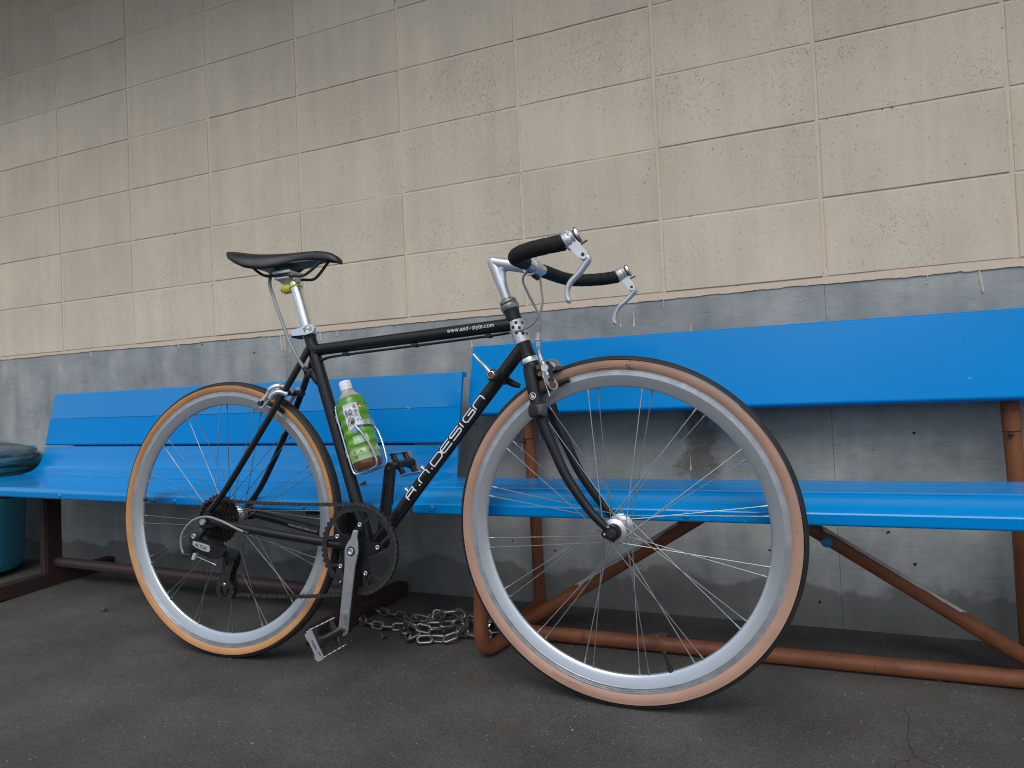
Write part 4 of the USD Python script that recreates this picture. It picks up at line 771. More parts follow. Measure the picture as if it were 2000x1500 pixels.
# fork -----------------------------------------------------------------------
FK = thing('fork', None, None, None, BK)
obj('crown', cat_(lathe([(0, -.050), (.0165, -.048), (.0180, -.030), (.0185, -.018), (.0170, -.0145), (0, -.0145)], HD, hax(0), 30), hull(np.vstack([cyl(b(.8235, .026, .326), b(.8265, .026, .306), .0125, 20).vertices, cyl(b(.8275, -.026, .326), b(.8305, -.026, .306), .0125, 20).vertices, cyl(b(.823, 0, .332), b(.827, 0, .310), .017, 20).vertices]))), fr, FK, smooth=40)
RBl = bs([(.8245, .029, .327), (.832, .0325, .290), (.8385, .0345, .262), (.8455, .0365, .236), (.8560, .0385, .205), (.8715, .0405, .169), (.900, .0430, .107), (.940, .0455, .048), (.966, .0475, .020), (.978, .0480, .009)], 8)
LBl = bs([(.8285, -.029, .327), (.838, -.0325, .290), (.8455, -.0345, .262), (.8530, -.0365, .236), (.8635, -.0385, .205), (.8790, -.0405, .169), (.9065, -.0430, .108), (.945, -.0455, .050), (.970, -.0475, .021), (.982, -.0480, .009)], 8)
for nm, Pb in (('blade', RBl), ('blade', LBl)):
    s_ = np.linspace(0, 1, len(Pb)); obj(nm, tube(Pb, np.interp(s_, [0, .3, .6, 1], [.0122, .0118, .0092, .0066]), 22, ref=NEAR, flat=1.12), fr, FK, smooth=50)
for sg, cx in ((1, .981), (-1, .985)): obj('fork_end', plate([(.0, .016), (-.013, .010), (-.019, -.004), (-.012, -.010), (-.003, -.013), (.006, -.018), (.0105, -.010), (.013, .004), (.009, .013)], .006, b(cx + .004, .050 * sg, .001), (1, 0, 0), (0, 0, 1), (0, -1, 0), .0015), fr, FK)
for dx, dz in ((-.0115, -.002), (-.004, .012)): obj('eyelet_screw', cyl(b(.985 + dx, .0525, .001 + dz), b(.985 + dx, .0545, .001 + dz), .0024, 10), MT['aluS'], FK)
lug = LineString([(-.014, 0), (-.009, -.004), (-.005, .001), (0, -.006), (.005, .001), (.009, -.004), (.014, 0)]).buffer(.0009)
obj('lug_line', on_tube(extr(lug, .0004).apply_transform(trimesh.transformations.rotation_matrix(math.pi / 2, (0, 0, 1))), (hb[0], 0, hb[1]), (hb[0] + hd[0] * .1, 0, hb[1] + hd[1] * .1), .0183, -.0265, (1, 0, 0)), MT['black'], FK, smooth=False)
# ampersand badge on the right blade
ringp = Point(0, 0).buffer(.0072, quad_segs=12).difference(Point(0, 0).buffer(.0060, quad_segs=12))
am = meshkit.text_mesh('&', .0078, .0002, bold=True); am.vertices[:, :2] -= (am.bounds[0, :2] + am.bounds[1, :2]) / 2
bd = cat_(extr(ringp, .0002), am); 
obj('round_badge', on_tube(bd.apply_transform(trimesh.transformations.rotation_matrix(math.radians(-74) + math.pi, (0, 0, 1))), (.832, .0325, .290), (.8385, .0345, .262), .0131, .022, (1, 0, 0), phi0=-.1), MT['white_print'], FK, smooth=False)

# front light -----------------------------------------------------------------
FLt = thing('front_light', None, None, None, BK); tag(FLt, 'small black front light with clear lens strapped to the fork')
lx = b(.90, .42, .0); lx /= np.linalg.norm(lx); ly = A([0, 0, 1.]); lz = np.cross(lx, ly)
blk = trimesh.creation.icosphere(3, 1.0); v = blk.vertices; v = np.sign(v) * np.abs(v) ** .55; blk.vertices = v * A([.0155, .0150, .0145])
obj('body', frame_map(blk, b(.8465, .054, .2395), lx, ly, lz), MT['black'], FLt, smooth=50)
ln = trimesh.creation.icosphere(3, 1.0); v = ln.vertices; v = np.sign(v) * np.abs(v) ** .6; ln.vertices = v * A([.0075, .0125, .0120])
obj('reflector', frame_map(cat_(*[rbox(.004, .0035, .018, .0008, (.0108, y, 0)) for y in (-.008, -.003, .002, .007)]), b(.8465, .054, .2405), lx, ly, lz), MT['alu'], FLt)
obj('lens', frame_map(ln, b(.8590, .0600, .2405), lx, ly, lz), MT['clear'], FLt, smooth=50)
obj('strap', lathe([(.0125, -.004), (.0145, -.0035), (.0145, .0035), (.0125, .004)], b(.18, 0, -.5), b(.8475, .0365, .2335), 24), MT['black'], FLt)

# brakes ----------------------------------------------------------------------
FB = thing('front_brake', None, None, None, BK); dk = mat('worn_brake_arm', (.30, .29, .28), (.44, .43, .42), rough=.34, metal=.85, nscale=60)
obj('barrel_adjuster', cat_(tube(P2([(.846, .028, .400), (.8455, .028, .386)]), .0038, 14), cyl(b(.8455, .028, .387), b(.8452, .028, .383), .0082, 20), tube(P2([(.8452, .028, .383), (.845, .028, .371), (.846, .028, .366)]), [.0055, .0055, .003], 16)), MT['aluS'], FB)
obj('calliper_arm', tube(bs([(.8455, .028, .370), (.849, .029, .352), (.855, .032, .338), (.861, .034, .325), (.866, .036, .309)], 6), [.0032] * 6 + [.0042] * 6 + [.0058] * 6 + [.0062] * 7, 12, ref=NEAR), dk, FB)
slot = Polygon([(-.009, .024), (.009, .024), (.0085, -.012), (.004, -.0185), (-.004, -.0185), (-.0085, -.012)]).buffer(.001).difference(Polygon([(-.0032, .006), (.0032, .006), (.0032, -.012), (-.0032, -.012)]).buffer(.001))
ad = b(.52, 0, -.85); ad /= np.linalg.norm(ad); asd = np.cross(NEAR, ad)
obj('calliper_arm', frame_map(extr(slot, .0055), b(.8725, .0335, .298), -asd, -ad, NEAR), dk, FB, smooth=30)
obj('calliper_arm', tube(bs([(.853, -.006, .322), (.862, .006, .338), (.874, .020, .338), (.886, .030, .325)], 6), [.0105] * 19, 14, flat=.55), dk, FB)
obj('calliper_arm', tube(bs([(.858, -.010, .338), (.868, -.026, .332), (.874, -.034, .312), (.878, -.034, .288)], 6), .0065, 12), dk, FB)
obj('pivot_bolt', cat_(cyl(b(.861, .030, .325), b(.861, .042, .325), .0082, 20), ), MT['alu'], FB)
obj('quick_release', hull(np.vstack([cyl(b(.870, .036, .330), b(.870, .040, .330), .005, 12).vertices, cyl(b(.876, .037, .300), b(.876, .041, .300), .0035, 12).vertices])), MT['black'], FB)
obj('rusty_nut', cat_(cyl(b(.850, .026, .314), b(.850, .040, .314), .0062, 6, .001), cyl(b(.846, .022, .328), b(.846, .034, .328), .0055, 14)), MT['rust'], FB)
obj('pad_bolt', cyl(b(.8765, .036, .2905), b(.8765, .0445, .2905), .0062, 14), MT['rust'], FB)
for w_ in (.0165, -.0165): obj('brake_pad', tube(bs([(.846, w_, .277), (.868, w_, .288), (.888, w_, .296), (.905, w_, .301)], 5), .0062, 10, flat=.85), MT['black'], FB)
obj('cable_end', cat_(tube(P2([(.845, .030, .366), (.860, .041, .300), (.868, .043, .276)]), .0009, 6), tube(P2([(.8675, .043, .279), (.8705, .043, .267)]), .0016, 8)), MT['alu'], FB)
RBk = thing('rear_brake', None, None, None, BK)
obj('calliper_arm', tube(bs([(.212, .010, .306), (.203, .026, .318), (.190, .036, .320), (.176, .041, .313), (.166, .041, .298), (.156, .0395, .288)], 6), [.0065] * 10 + [.0085] * 10 + [.0072] * 11, 14, ref=NEAR), MT['alu'], RBk, smooth=50)
obj('calliper_arm', tube(bs([(.214, .030, .300), (.198, .040, .306), (.185, .0445, .301), (.176, .0445, .291)], 6), .0065, 12), MT['aluS'], RBk)
sl2 = Polygon([(-.0085, .016), (.0085, .016), (.0085, -.010), (.004, -.015), (-.004, -.015), (-.0085, -.010)]).buffer(.001).difference(Polygon([(-.0034, .010), (.0034, .010), (.0034, -.004), (-.0034, -.004)]).buffer(.001))
a2 = b(-.72, 0, -.69); a2 /= np.linalg.norm(a2)
obj('calliper_arm', frame_map(extr(sl2, .005), b(.1515, .0375, .2835), np.cross(NEAR, a2), -a2, NEAR), MT['aluS'], RBk, smooth=30)
obj('calliper_arm', tube(bs([(.212, -.010, .306), (.200, -.028, .314), (.180, -.036, .305), (.165, -.036, .286)], 6), .007, 12), MT['aluS'], RBk)
obj('pad_bolt', cat_(cyl(b(.1455, .034, .2805), b(.1455, .048, .2805), .0062, 16)), MT['blacksteel'], RBk)
for w_ in (.0165, -.0165): obj('brake_pad', tube(bs([(.132, w_, .2865), (.152, w_, .279), (.172, w_, .270), (.192, w_, .258)], 5), .0062, 10, flat=.85), MT['black'], RBk)
obj('pivot_bolt', cyl(b(.228, .0, .300), b(.195, .0, .312), .0065, 14), MT['blacksteel'], RBk)
obj('cable_guide', cat_(tube(bs([(.215, -.026, .318), (.232, -.020, .330), (.262, -.004, .366)], 5), .0012, 6), cyl(b(.211, -.030, .302), b(.214, -.028, .322), .0052, 12)), MT['blacksteel'], RBk)
obj('tube_clamp', hull(np.vstack([ball(b(.272, .010, .346), (.011, .014, .010)).vertices, ball(b(.296, .004, .312), (.009, .012, .009)).vertices])) if False else hull(np.vstack([ball(b(.268, .010, .352), (.010, .011, .010)).vertices, ball(b(.282, .004, .330), (.008, .010, .010)).vertices])), MT['greyrubber'] if False else MT['black'], RBk, smooth=50)

# shifters on the down tube ------------------------------------------------------
for sg, pc, tip in ((1, (.741, .318), (.6995, .366)), (-1, (.748, .313), None)):
    SH = thing('shift_lever', None, None, None, BK); c = b(pc[0], .014 * sg, pc[1])
    obj('boss', lathe([(.006, 0), (.0125, .0), (.0128, .005), (.0135, .006), (.0135, .010), (.0120, .012), (.0120, .015), (.009, .0165), (0, .0165)], NEAR * sg, c, 26), MT['blacksteel'], SH)
    obj('bolt', cyl(c + NEAR * sg * .0155, c + NEAR * sg * .0195, .0068, 18), MT['rust'], SH)
    if tip:
        q = [c + NEAR * .010, b(.7265, .026, .3355), b(.713, .030, .3505), b(.7005, .031, .3650)]
        obj('lever', tube(spline(q, 8), np.r_[np.linspace(.0075, .0044, 12), np.linspace(.0044, .0040, 11), [.0046, .0030]][:25], 14, ref=NEAR, flat=.8), MT['aluS'], SH, smooth=60)
        obj('bail', lathe([(.0072, .0198), (.0082, .0206), (.0072, .0212)], NEAR, c, 22), MT['alu'], SH)
    else:
        obj('lever', tube(P2([(.748, -.026, .313), (.770, -.030, .300), (.782, -.030, .296)]), [.009, .007, .005], 12), MT['black'], SH)

# cranks, chainring -----------------------------------------------------------
CX = (.4175, -.0525); cd = A([-.0235, -.1715]); cd /= np.linalg.norm(cd)
CW = .0445
RING = thing('chainring', None, None, None, BK)
nt = 48; R0 = .0975
ang = np.linspace(0, 2 * np.pi, nt * 8, endpoint=False); ph = (ang * nt / (2 * np.pi)) % 1
rad = .0935 + .0050 * np.clip(1.35 * np.sin(np.pi * ph) ** 1.6, 0, 1)
outer = Polygon(np.stack([rad * np.cos(ang), rad * np.sin(ang)], 1)); inner = Point(0, 0).buffer(.0835, quad_segs=24)
b0 = math.radians(79)
arms = []
tabs = []
for k in range(5):
    a_ = b0 + k * 2 * np.pi / 5; u = A([math.cos(a_), math.sin(a_)]); p_ = A([-u[1], u[0]])
    tabs.append(Point(*(u * .0555)).buffer(.0072)); tabs.append(Polygon([tuple(u * .0545 + p_ * .0055), tuple(u * .086 + p_ * .030), tuple(u * .0885 + p_ * .022), tuple(u * .058), tuple(u * .0885 - p_ * .022), tuple(u * .086 - p_ * .030), tuple(u * .0545 - p_ * .0055)]))
    arms.append(Polygon([tuple(u * .0 + p_ * .017), tuple(u * .028 + p_ * .0135), tuple(u * .0565 + p_ * .0068), tuple(u * .061), tuple(u * .0565 - p_ * .0068), tuple(u * .028 - p_ * .0135), tuple(u * .0 - p_ * .017)]).buffer(.001))
ringpoly = outer.difference(inner).union(unary_union(tabs)).buffer(-.0003)
obj('toothed_ring', frame_map(extr(ringpoly, .0032), b(CX[0], CW - .0016, CX[1]), (1, 0, 0), (0, 0, 1), NEAR), MT['blacksteel'], RING, smooth=25)
obj('spider', frame_map(extr(unary_union(arms), .0055), b(CX[0], CW + .0035, CX[1]), (1, 0, 0), (0, 0, 1), NEAR), MT['frame'], RING, smooth=30)
for k in range(5):
    a_ = b0 + k * 2 * np.pi / 5; c = b(CX[0] + .0555 * math.cos(a_), CW + .009, CX[1] + .0555 * math.sin(a_))
    obj('ring_bolt', lathe([(.0022, .0002), (.0022, .0014), (.0034, .0022), (.0048, .0018), (.0052, 0)], NEAR, c, 18), MT['alu'], RING); obj('bolt_socket', cyl(c + NEAR * .0002, c + NEAR * .0007, .0022, 6, .0001), MT['rust'], RING)
obj('crank_pin', cyl(b(CX[0] - .046, CW + .002, CX[1] - .075), b(CX[0] - .046, CW + .0055, CX[1] - .075), .0028, 12), MT['chrome'], RING)
CR_ = thing('crank', None, None, None, BK)
cen = b(CX[0], .0, CX[1]); cdl = b(cd[0], 0, cd[1]); csd = np.cross(NEAR, cdl)
def crank_face(w_): return [(-.046, .0062 * w_ + .0), (-.044, -.0050 * w_)]
face_pts = [(-.0465, -.0008), (-.0455, .0105), (-.030, .0105), (-.014, .0150), (0, .0172), (.014, .0155), (.035, .0130), (.09, .0122), (.15, .0118), (.168, .0120), (.178, .0105), (.1835, .0040), (.1835, -.0040), (.178, -.0105), (.168, -.0120), (.15, -.0118), (.09, -.0122), (.035, -.0130), (.014, -.0155), (0, -.0172), (-.012, -.0140), (-.028, -.0045)]
fp = Polygon(face_pts).buffer(-.002).buffer(.002, quad_segs=5)
def prism_chamf(pg, t, c):
    m0 = extr(pg, t - c); m1 = extr(pg.buffer(-c * .9), c); m1.vertices[:, 2] += t - c; return cat_(m0, m1)
obj('arm_face', frame_map(prism_chamf(fp, .0045, .0016), cen + NEAR * .0685, cdl, csd, NEAR), MT['alu'], CR_, smooth=40)
obj('arm_back', frame_map(extr(fp.buffer(-.0004), .016), cen + NEAR * .0527, cdl, csd, NEAR), MT['frame'], CR_, smooth=30)
obj('axle_ring', cyl(cen + NEAR * .0725, cen + NEAR * .0738, .0106, 28, .0004), MT['black'], CR_)
obj('axle_bolt', cat_(lathe([(.0034, .0006), (.0036, .0018), (.0062, .0026), (.0072, .0012), (.0072, 0)], NEAR, cen + NEAR * .0736, 22), cyl(cen + NEAR * .0737, cen + NEAR * .0742, .0036, 8, .0001)), MT['alu'], CR_)
LC = thing('crank', None, None, None, BK); tag(LC, 'plain black left crank behind the frame')
fl = Polygon([(-.018, .0105), (-.008, .0165), (.010, .0165), (.03, .0135), (.165, .0125), (.180, .0105), (.186, 0), (.180, -.0105), (.165, -.0125), (.03, -.0135), (.010, -.0165), (-.008, -.0165), (-.018, -.0105)]).buffer(-.003).buffer(.003)
slotp = Polygon([(.045, .0062), (.125, .0066), (.132, .004), (.132, -.004), (.125, -.0066), (.045, -.0062)]).buffer(.001)
ldl = b(.0245, 0, .182); ldl /= np.linalg.norm(ldl); lsd = np.cross(NEAR, ldl)
obj('arm', cat_(frame_map(extr(fl.difference(slotp), .004), cen - NEAR * .0545, ldl, lsd, NEAR), frame_map(extr(fl, .009), cen - NEAR * .0635, ldl, lsd, NEAR)), MT['black'], LC, smooth=30)
obj('axle_hole', cyl(cen - NEAR * .0505 + ldl * .172, cen - NEAR * .0497 + ldl * .172, .0045, 14, .0001), MT['rust'], LC)

# pedals --------------------------------------------------------------------------
def pedal(c, out, d, label):
    PD = thing('pedal', None, None, None, BK); tag(PD, label); out = A(out, float); d = A(d, float) / np.linalg.norm(d); nn = np.cross(out, d)
    obj('spindle', cyl(c - out * .014, c + out * .012, .0062, 16), MT['rust'], PD)
    core = lathe([(0, .008), (.0105, .008), (.0115, .014), (.0095, .026), (.0090, .062), (.0125, .072), (.0140, .080), (.0120, .088), (0, .089)], out, c, 24)
    web = []
    for s_ in (.020, .078): 
        for e in (1, -1): web.append(hull(np.vstack([ball(c + out * s_, (.0068, .0068, .0068), 1).vertices, (rbox(.012, .012, .012, .002).vertices * .95) @ A([[.9, 0, 0], [0, .9, 0], [0, 0, .9]]) + c + out * (s_ + .002) + d * e * .024])))
    obj('body', cat_(core, *web), MT['black'], PD, smooth=40)
    for e in (1, -1):
        top_ = []; x = np.linspace(.010, .088, 25)
        prof = [(.010, -.0065)] + [(.090, -.0065)] + [(xx, .0058 + .0026 * (math.sin(xx * 2 * np.pi / .0156) > .1)) for xx in x[::-1]]
        obj('cage_plate', frame_map(extr(Polygon(prof).buffer(0), .0020), c + d * e * .0305 - d * (.001), out, nn, d), MT['aluS'], PD, smooth=25)
    endp = Polygon([(-.0315, -.0075), (.0315, -.0075), (.0325, .0), (.0315, .0075), (.024, .0115), (.018, .0080), (-.010, .0080), (-.016, .0105), (-.026, .0105)]).buffer(.001).difference(sbox(.016, -.0045, .026, -.0015))
    obj('cage_plate', frame_map(extr(endp, .0020), c + out * .090, d, -nn, out), MT['aluS'], PD, smooth=25, label='outer cage plate with printed name')
    tx = meshkit.text_mesh('wellgo', .0050, .0002, bold=True); tx.vertices[:, :2] -= (tx.bounds[0, :2] + tx.bounds[1, :2]) / 2
    obj('lettering', frame_map(tx, c + out * .0921, d, -nn, out), MT['dark_print'], PD, smooth=False)
pc_r = cen + cdl * .1705 + NEAR * .078
pedal(pc_r, NEAR, b(.50, 0, -.866), 'pedal hanging below the chainring')
pc_l = cen + ldl * .178 - NEAR * .070
pedal(pc_l, -NEAR, b(.55, 0, -.835), 'pedal raised over the bench seat')

# cassette, chain, derailleur ------------------------------------------------------
CS = thing('cassette', None, None, None, BK)
for k, (r, n_t) in enumerate(((.060, 30), (.053, 26), (.046, 22), (.040, 19), (.034, 17), (.029, 14), (.0255, 12))):
    a_ = np.linspace(0, 2 * np.pi, n_t * 6, endpoint=False); rr = r - .0022 + .0034 * np.clip(np.sin(a_ * n_t) + .35, 0, 1)
    pg = Polygon(np.stack([rr * np.cos(a_), rr * np.sin(a_)], 1)).difference(Point(0, 0).buffer(.016))
    holes = [Point((r * .66) * math.cos(t_), (r * .66) * math.sin(t_)).buffer(r * .10) for t_ in np.arange(8) * np.pi / 4 + k * .3]
    if r > .04: pg = pg.difference(unary_union(holes))
    obj('sprocket', frame_map(extr(pg, .0018), b(0, .0215 + k * .0046, 0), (1, 0, 0), (0, 0, 1), NEAR), MT['cassette'], CS, smooth=25)
obj('spacer', lathe([(.020, .02), (.020, .0515), (.014, .053), (.0, .053)], NEAR, (0, 0, 0), 28), MT['cassette'], CS)
def chain_path():
    w1, w2 = .0435, CW
    P = []
    rs = .0475; rc = .0972
    # upper run: from the cassette top to the chainring top, around the front of the ring, back along the lower run to the derailleur
    P += [(-.0475, .040, .004), (-.040, .040, .027), (-.022, .040, .043), (.0, .040, .0490), (.03, .0403, .0485)]
    P += [(x, .0405 + (x / .4) * .004, .0485 - .004 * (x / .38) - .004 * math.sin(x / .4 * np.pi)) for x in np.linspace(.06, .38, 9)]
    for a_ in np.radians(np.arange(92, -84, -12)): P.append((CX[0] + rc * math.cos(a_), w2, CX[1] + rc * math.sin(a_)))
    P += [(x, .0445 - (.41 - x) * .006, -.1505 - .006 * math.sin((.41 - x) / .33 * np.pi) - .024 * (.41 - x) / .33) for x in np.linspace(.395, .085, 9)]
    P += [(.060, .0425, -.1795), (.038, .042, -.176), (.024, .042, -.160), (.028, .042, -.145), (.046, .042, -.128), (.058, .0415, -.112), (.066, .041, -.096), (.060, .041, -.080), (.045, .041, -.073), (.026, .0405, -.062), (.0, .040, -.0495), (-.025, .040, -.0415), (-.042, .040, -.022)]
    return spline([b(*p) for p in P], 10)
def build_chain():
    P = chain_path(); P = np.vstack([P, P[:1]]); s_ = arc(P); n = int(round(s_[-1] / .0127)); n += n % 2; pts = np.stack([np.interp(np.arange(n + 1) * s_[-1] / n, s_, P[:, k]) for k in range(3)], 1)
    out = []
    t8 = np.linspace(0, 2 * np.pi, 10, endpoint=False)
    for k in range(n):
        p, q = pts[k], pts[k + 1]; d = (q - p) / np.linalg.norm(q - p); nn = NEAR - d * (NEAR @ d); nn /= np.linalg.norm(nn); u = np.cross(nn, d)
        hw = .0040 if k % 2 else .0027
        fig = unary_union([Point(0, 0).buffer(.0043, quad_segs=3), Point(.0127, 0).buffer(.0043, quad_segs=3), sbox(0, -.0030, .0127, .0030)])
        pl = trimesh.creation.extrude_polygon(fig, .0011); pl.vertices[:, 2] -= .00055
        for sg in (1, -1): out.append(frame_map(pl, p + nn * hw * sg, d, u, nn))
        out.append(cyl(p + nn * .0049, p - nn * .0049, .0019, 8, .0003)); out.append(cyl(p + nn * .0024, p - nn * .0024, .0038, 8, .0002))
    return cat_(*out)
obj('drive_chain', build_chain(), MT['chain'], BK, smooth=30)
RD = thing('rear_derailleur', None, None, None, BK)
obj('hanger_pivot', cat_(hull(np.vstack([cyl(b(-.012, .066, -.024), b(-.012, .074, -.024), .011, 16).vertices, cyl(b(-.020, .066, -.034), b(-.020, .080, -.034), .013, 18).vertices])), hull(np.vstack([cyl(b(-.022, .070, -.036), b(-.022, .082, -.036), .0105, 16).vertices, cyl(b(-.036, .070, -.060), b(-.036, .080, -.060), .0085, 16).vertices]))), MT['black'], RD, smooth=40)
obj('pivot_bolt', lathe([(.002, .001), (.002, .0016), (.0050, .0024), (.0062, .0010), (.0064, 0)], NEAR, b(-.0215, .0815, -.0335), 20), MT['aluS'], RD)
obj('link_arm', hull(np.vstack([ball(b(-.034, .073, -.056), (.011, .010, .011)).vertices, ball(b(-.038, .072, -.074), (.009, .010, .008)).vertices])), MT['black'], RD, smooth=40)
bodyp = Polygon([(-.030, -.046), (-.018, -.040), (.010, -.046), (.040, -.050), (.062, -.058), (.074, -.066), (.070, -.078), (.048, -.083), (.022, -.081), (-.004, -.073), (-.026, -.062)])
bd_ = bodyp.buffer(-.004).buffer(.006, quad_segs=6)
m0 = extr(bd_, .010); m1 = extr(bd_.buffer(-.0022), .0025); m1.vertices[:, 2] += .010
obj('body', frame_map(cat_(m0, m1), b(0, .070, 0), (1, 0, 0), (0, 0, 1), NEAR), MT['frame'], RD, smooth=40)
bdg = Polygon([(-.022, -.0445), (.010, -.0500), (.028, -.0540), (.031, -.0640), (.026, -.0690), (.008, -.0655), (-.014, -.0590), (-.023, -.0530)]).buffer(-.002).buffer(.0025, quad_segs=5)
obj('badge', frame_map(extr(bdg, .0006), b(0, .0826, 0), (1, 0, 0), (0, 0, 1), NEAR), MT['silver_print'], RD, smooth=False)
tx = meshkit.text_mesh('ALTUS', .0070, .0002, bold=True); tx.vertices[:, 0] *= .036 / tx.vertices[:, 0].max(); tx.vertices[:, 0] += tx.vertices[:, 1] * .35; tx.vertices[:, 1] -= .003
obj('lettering', frame_map(tx, b(-.0165, .0834, -.0520), b(.968, 0, -.25), b(.25, 0, .968), NEAR), MT['dark_print'], RD, smooth=False)
obj('adjuster', cat_(tube(P2([(-.057, .080, -.078), (-.050, .079, -.0805), (-.030, .078, -.079)]), [.0045, .0055, .0040], 14)), MT['black'], RD)
obj('adjuster_screw', cyl(b(-.017, .080, -.074), b(-.020, .083, -.089), .0055, 14), MT['aluS'], RD)
obj('knuckle', hull(np.vstack([ball(b(.066, .066, -.070), (.012, .012, .011)).vertices, ball(b(.072, .052, -.080), (.013, .014, .013)).vertices])), MT['black'], RD, smooth=50)
cg = Polygon([(.052, -.078), (.066, -.074), (.076, -.084), (.074, -.100), (.064, -.122), (.060, -.140), (.070, -.152), (.074, -.168), (.066, -.184), (.048, -.190), (.030, -.184), (.022, -.168), (.024, -.150), (.034, -.134), (.040, -.116), (.042, -.094)]).buffer(-.002).buffer(.003)
cgh = unary_union([Polygon([(.050, -.092), (.060, -.092), (.056, -.120), (.048, -.130), (.048, -.112)]), Point(.048, -.166).buffer(.0145).difference(Point(.048, -.160).buffer(.008))])
for w_ in (.0525, .0335): obj('cage', frame_map(extr(cg.difference(cgh), .0022), b(0, w_, 0), (1, 0, 0), (0, 0, 1), NEAR), MT['blacksteel'], RD, smooth=25)
for c in ((.056, -.090), (.048, -.163)):
    a_ = np.linspace(0, 2 * np.pi, 66, endpoint=False); rr = .0195 + .0028 * np.clip(np.sin(a_ * 11) + .2, 0, 1)
    obj('jockey_wheel', frame_map(extr(Polygon(np.stack([rr * np.cos(a_), rr * np.sin(a_)], 1)).difference(Point(0, 0).buffer(.004)), .006), b(c[0], .0400, c[1]), (1, 0, 0), (0, 0, 1), NEAR), MT['black'], RD, smooth=25)
obj('jockey_bolt', cyl(b(.0465, .0545, -.1505), b(.0465, .0570, -.1505), .0046, 16, .0012), MT['chrome'], RD)
obj('cable_end', cat_(tube(P2([(-.012, .080, -.082), (.016, .080, -.090), (.036, .080, -.0955)]), .0008, 6), tube(P2([(.034, .080, -.0948), (.047, .080, -.0990)]), [.0018, .0022], 8)), MT['alu'], RD)

# bottle cage -----------------------------------------------------------------------
ef = b(-sdir[1] * -1, 0, 0) * 0 + b(sdir[1], 0, -sdir[0]); ef /= np.linalg.norm(ef)      # forward, square to the seat tube
def cg_(s_, f, w_): return sax(s_) + ef * f - A([0, 1., 0]) * w_
CG = thing('bottle_cage', None, None, None, BK)
BOT0 = .170
def wire(pts, r=.0026, n=7): return tube(spline([cg_(*p) for p in pts], n), r, 12)
for sg in (1, -1):
    obj('wire', wire([(.325, .0215, .012 * sg), (.30, .0195, .012 * sg), (.23, .0195, .012 * sg), (.178, .0205, .012 * sg), (.1645, .026, .0125 * sg), (.1615, .040, .014 * sg), (.1615, .070, .017 * sg), (.1635, .086, .019 * sg), (.172, .0935, .0205 * sg), (.186, .0945, .0225 * sg), (.215, .0925, .0275 * sg), (.245, .0855, .0345 * sg), (.258, .0795, .0370 * sg), (.268, .0775, .0368 * sg)]), MT['alu'], CG, smooth=60)
bandp = [cg_(.268 + .002 * math.cos(t_), .0575 + .0380 * math.sin(t_ + 0), .0385 * math.cos(t_)) for t_ in np.linspace(.50, np.pi - .50, 25)]
bm_ = []
for k, q in enumerate(bandp):
    t_ = np.linspace(.50, np.pi - .50, 25)[k]; nrm_ = ef * math.sin(t_) + NEAR * math.cos(t_); hh = .0030 + .0042 * math.sin((t_ - .5) / (np.pi - 1) * np.pi) ** .5
    for dr, dh in ((0, hh), (.0018, hh * .9), (.0018, -hh * .9), (0, -hh)): bm_.append(q + nrm_ * dr + SDIR * dh)
V = A(bm_); F = []
for k in range(24):
    for e in range(4): F.append((k * 4 + e, k * 4 + (e + 1) % 4, (k + 1) * 4 + (e + 1) % 4, (k + 1) * 4 + e))
F += [(0, 1, 2, 3), (96, 99, 98, 97)]
bt = trimesh.Trimesh(V, np.vstack([A(F)[:, [0, 1, 2]], A(F)[:, [0, 2, 3]]]), process=False); bt.fix_normals()
obj('band', bt, MT['alu'], CG, smooth=50)
obj('wire', wire([(.325, .0215, .012), (.332, .0215, .006), (.332, .0215, -.006), (.325, .0215, -.012)]), MT['alu'], CG, smooth=60)
obj('mount_plate', cat_(*[rbox(.012, .026, .003, .0008) for _ in range(0)], frame_map(rbox(.020, .026, .003, .0008), cg_(.30, .0165, 0), SDIR, A([0, 1., 0]), ef), frame_map(rbox(.020, .026, .003, .0008), cg_(.215, .0165, 0), SDIR, A([0, 1., 0]), ef)), MT['aluS'], CG)

# ------------------------------------------------------------------ tea bottle in the cage
def to_world_rows(v): return v[0] * FX - v[1] * NV + v[2] * UPV
ez = to_world_rows(SDIR); ex = to_world_rows(ef); ey = -NV
org_l = cg_(BOT0 - .0035, .0575, 0); org = CR + to_world_rows(org_l)
BT = thing('tea_bottle', 'plastic green tea bottle with white cap held in the bicycle cage', 'bottle', T([ex, ey, ez], org))
Z_ = A([0, 0, 1.])
hz_ = np.linspace(.012, .168, 66)
def brad(z): return np.interp(z, [0, .004, .012, .03, .150, .160, .168, .176, .184, .191, .194], [.0270, .0315, .0335, .0340, .0340, .0325, .0295, .0245, .0175, .0138, .0130]) + .0011 * np.sin((z - .03) * 2 * np.pi / .0245) * ((z > .03) & (z < .152))
body = [(0, .0015), (.024, .0), (.0275, .0005)] + [(float(brad(z)), z) for z in (.004, .008)] + [(float(brad(z)), float(z)) for z in hz_] + [(float(brad(z)), z) for z in (.172, .176, .180, .184, .188, .191, .194)]
obj('tea', lathe([p for p in body if p[1] < .03] + [(.0, .03)], Z_, (0, 0, 0), 56), MT['tea'], BT, smooth=60, label='brown tea showing at the foot of the bottle')
obj('neck', lathe([p for p in body if p[1] > .150], Z_, (0, 0, 0), 56), MT['shoulder'], BT, smooth=60)
zl = np.linspace(.020, .172, 90)
lab = lathe([(float(brad(z)) + .00035, float(z)) for z in zl], Z_, (0, 0, 0), 120)
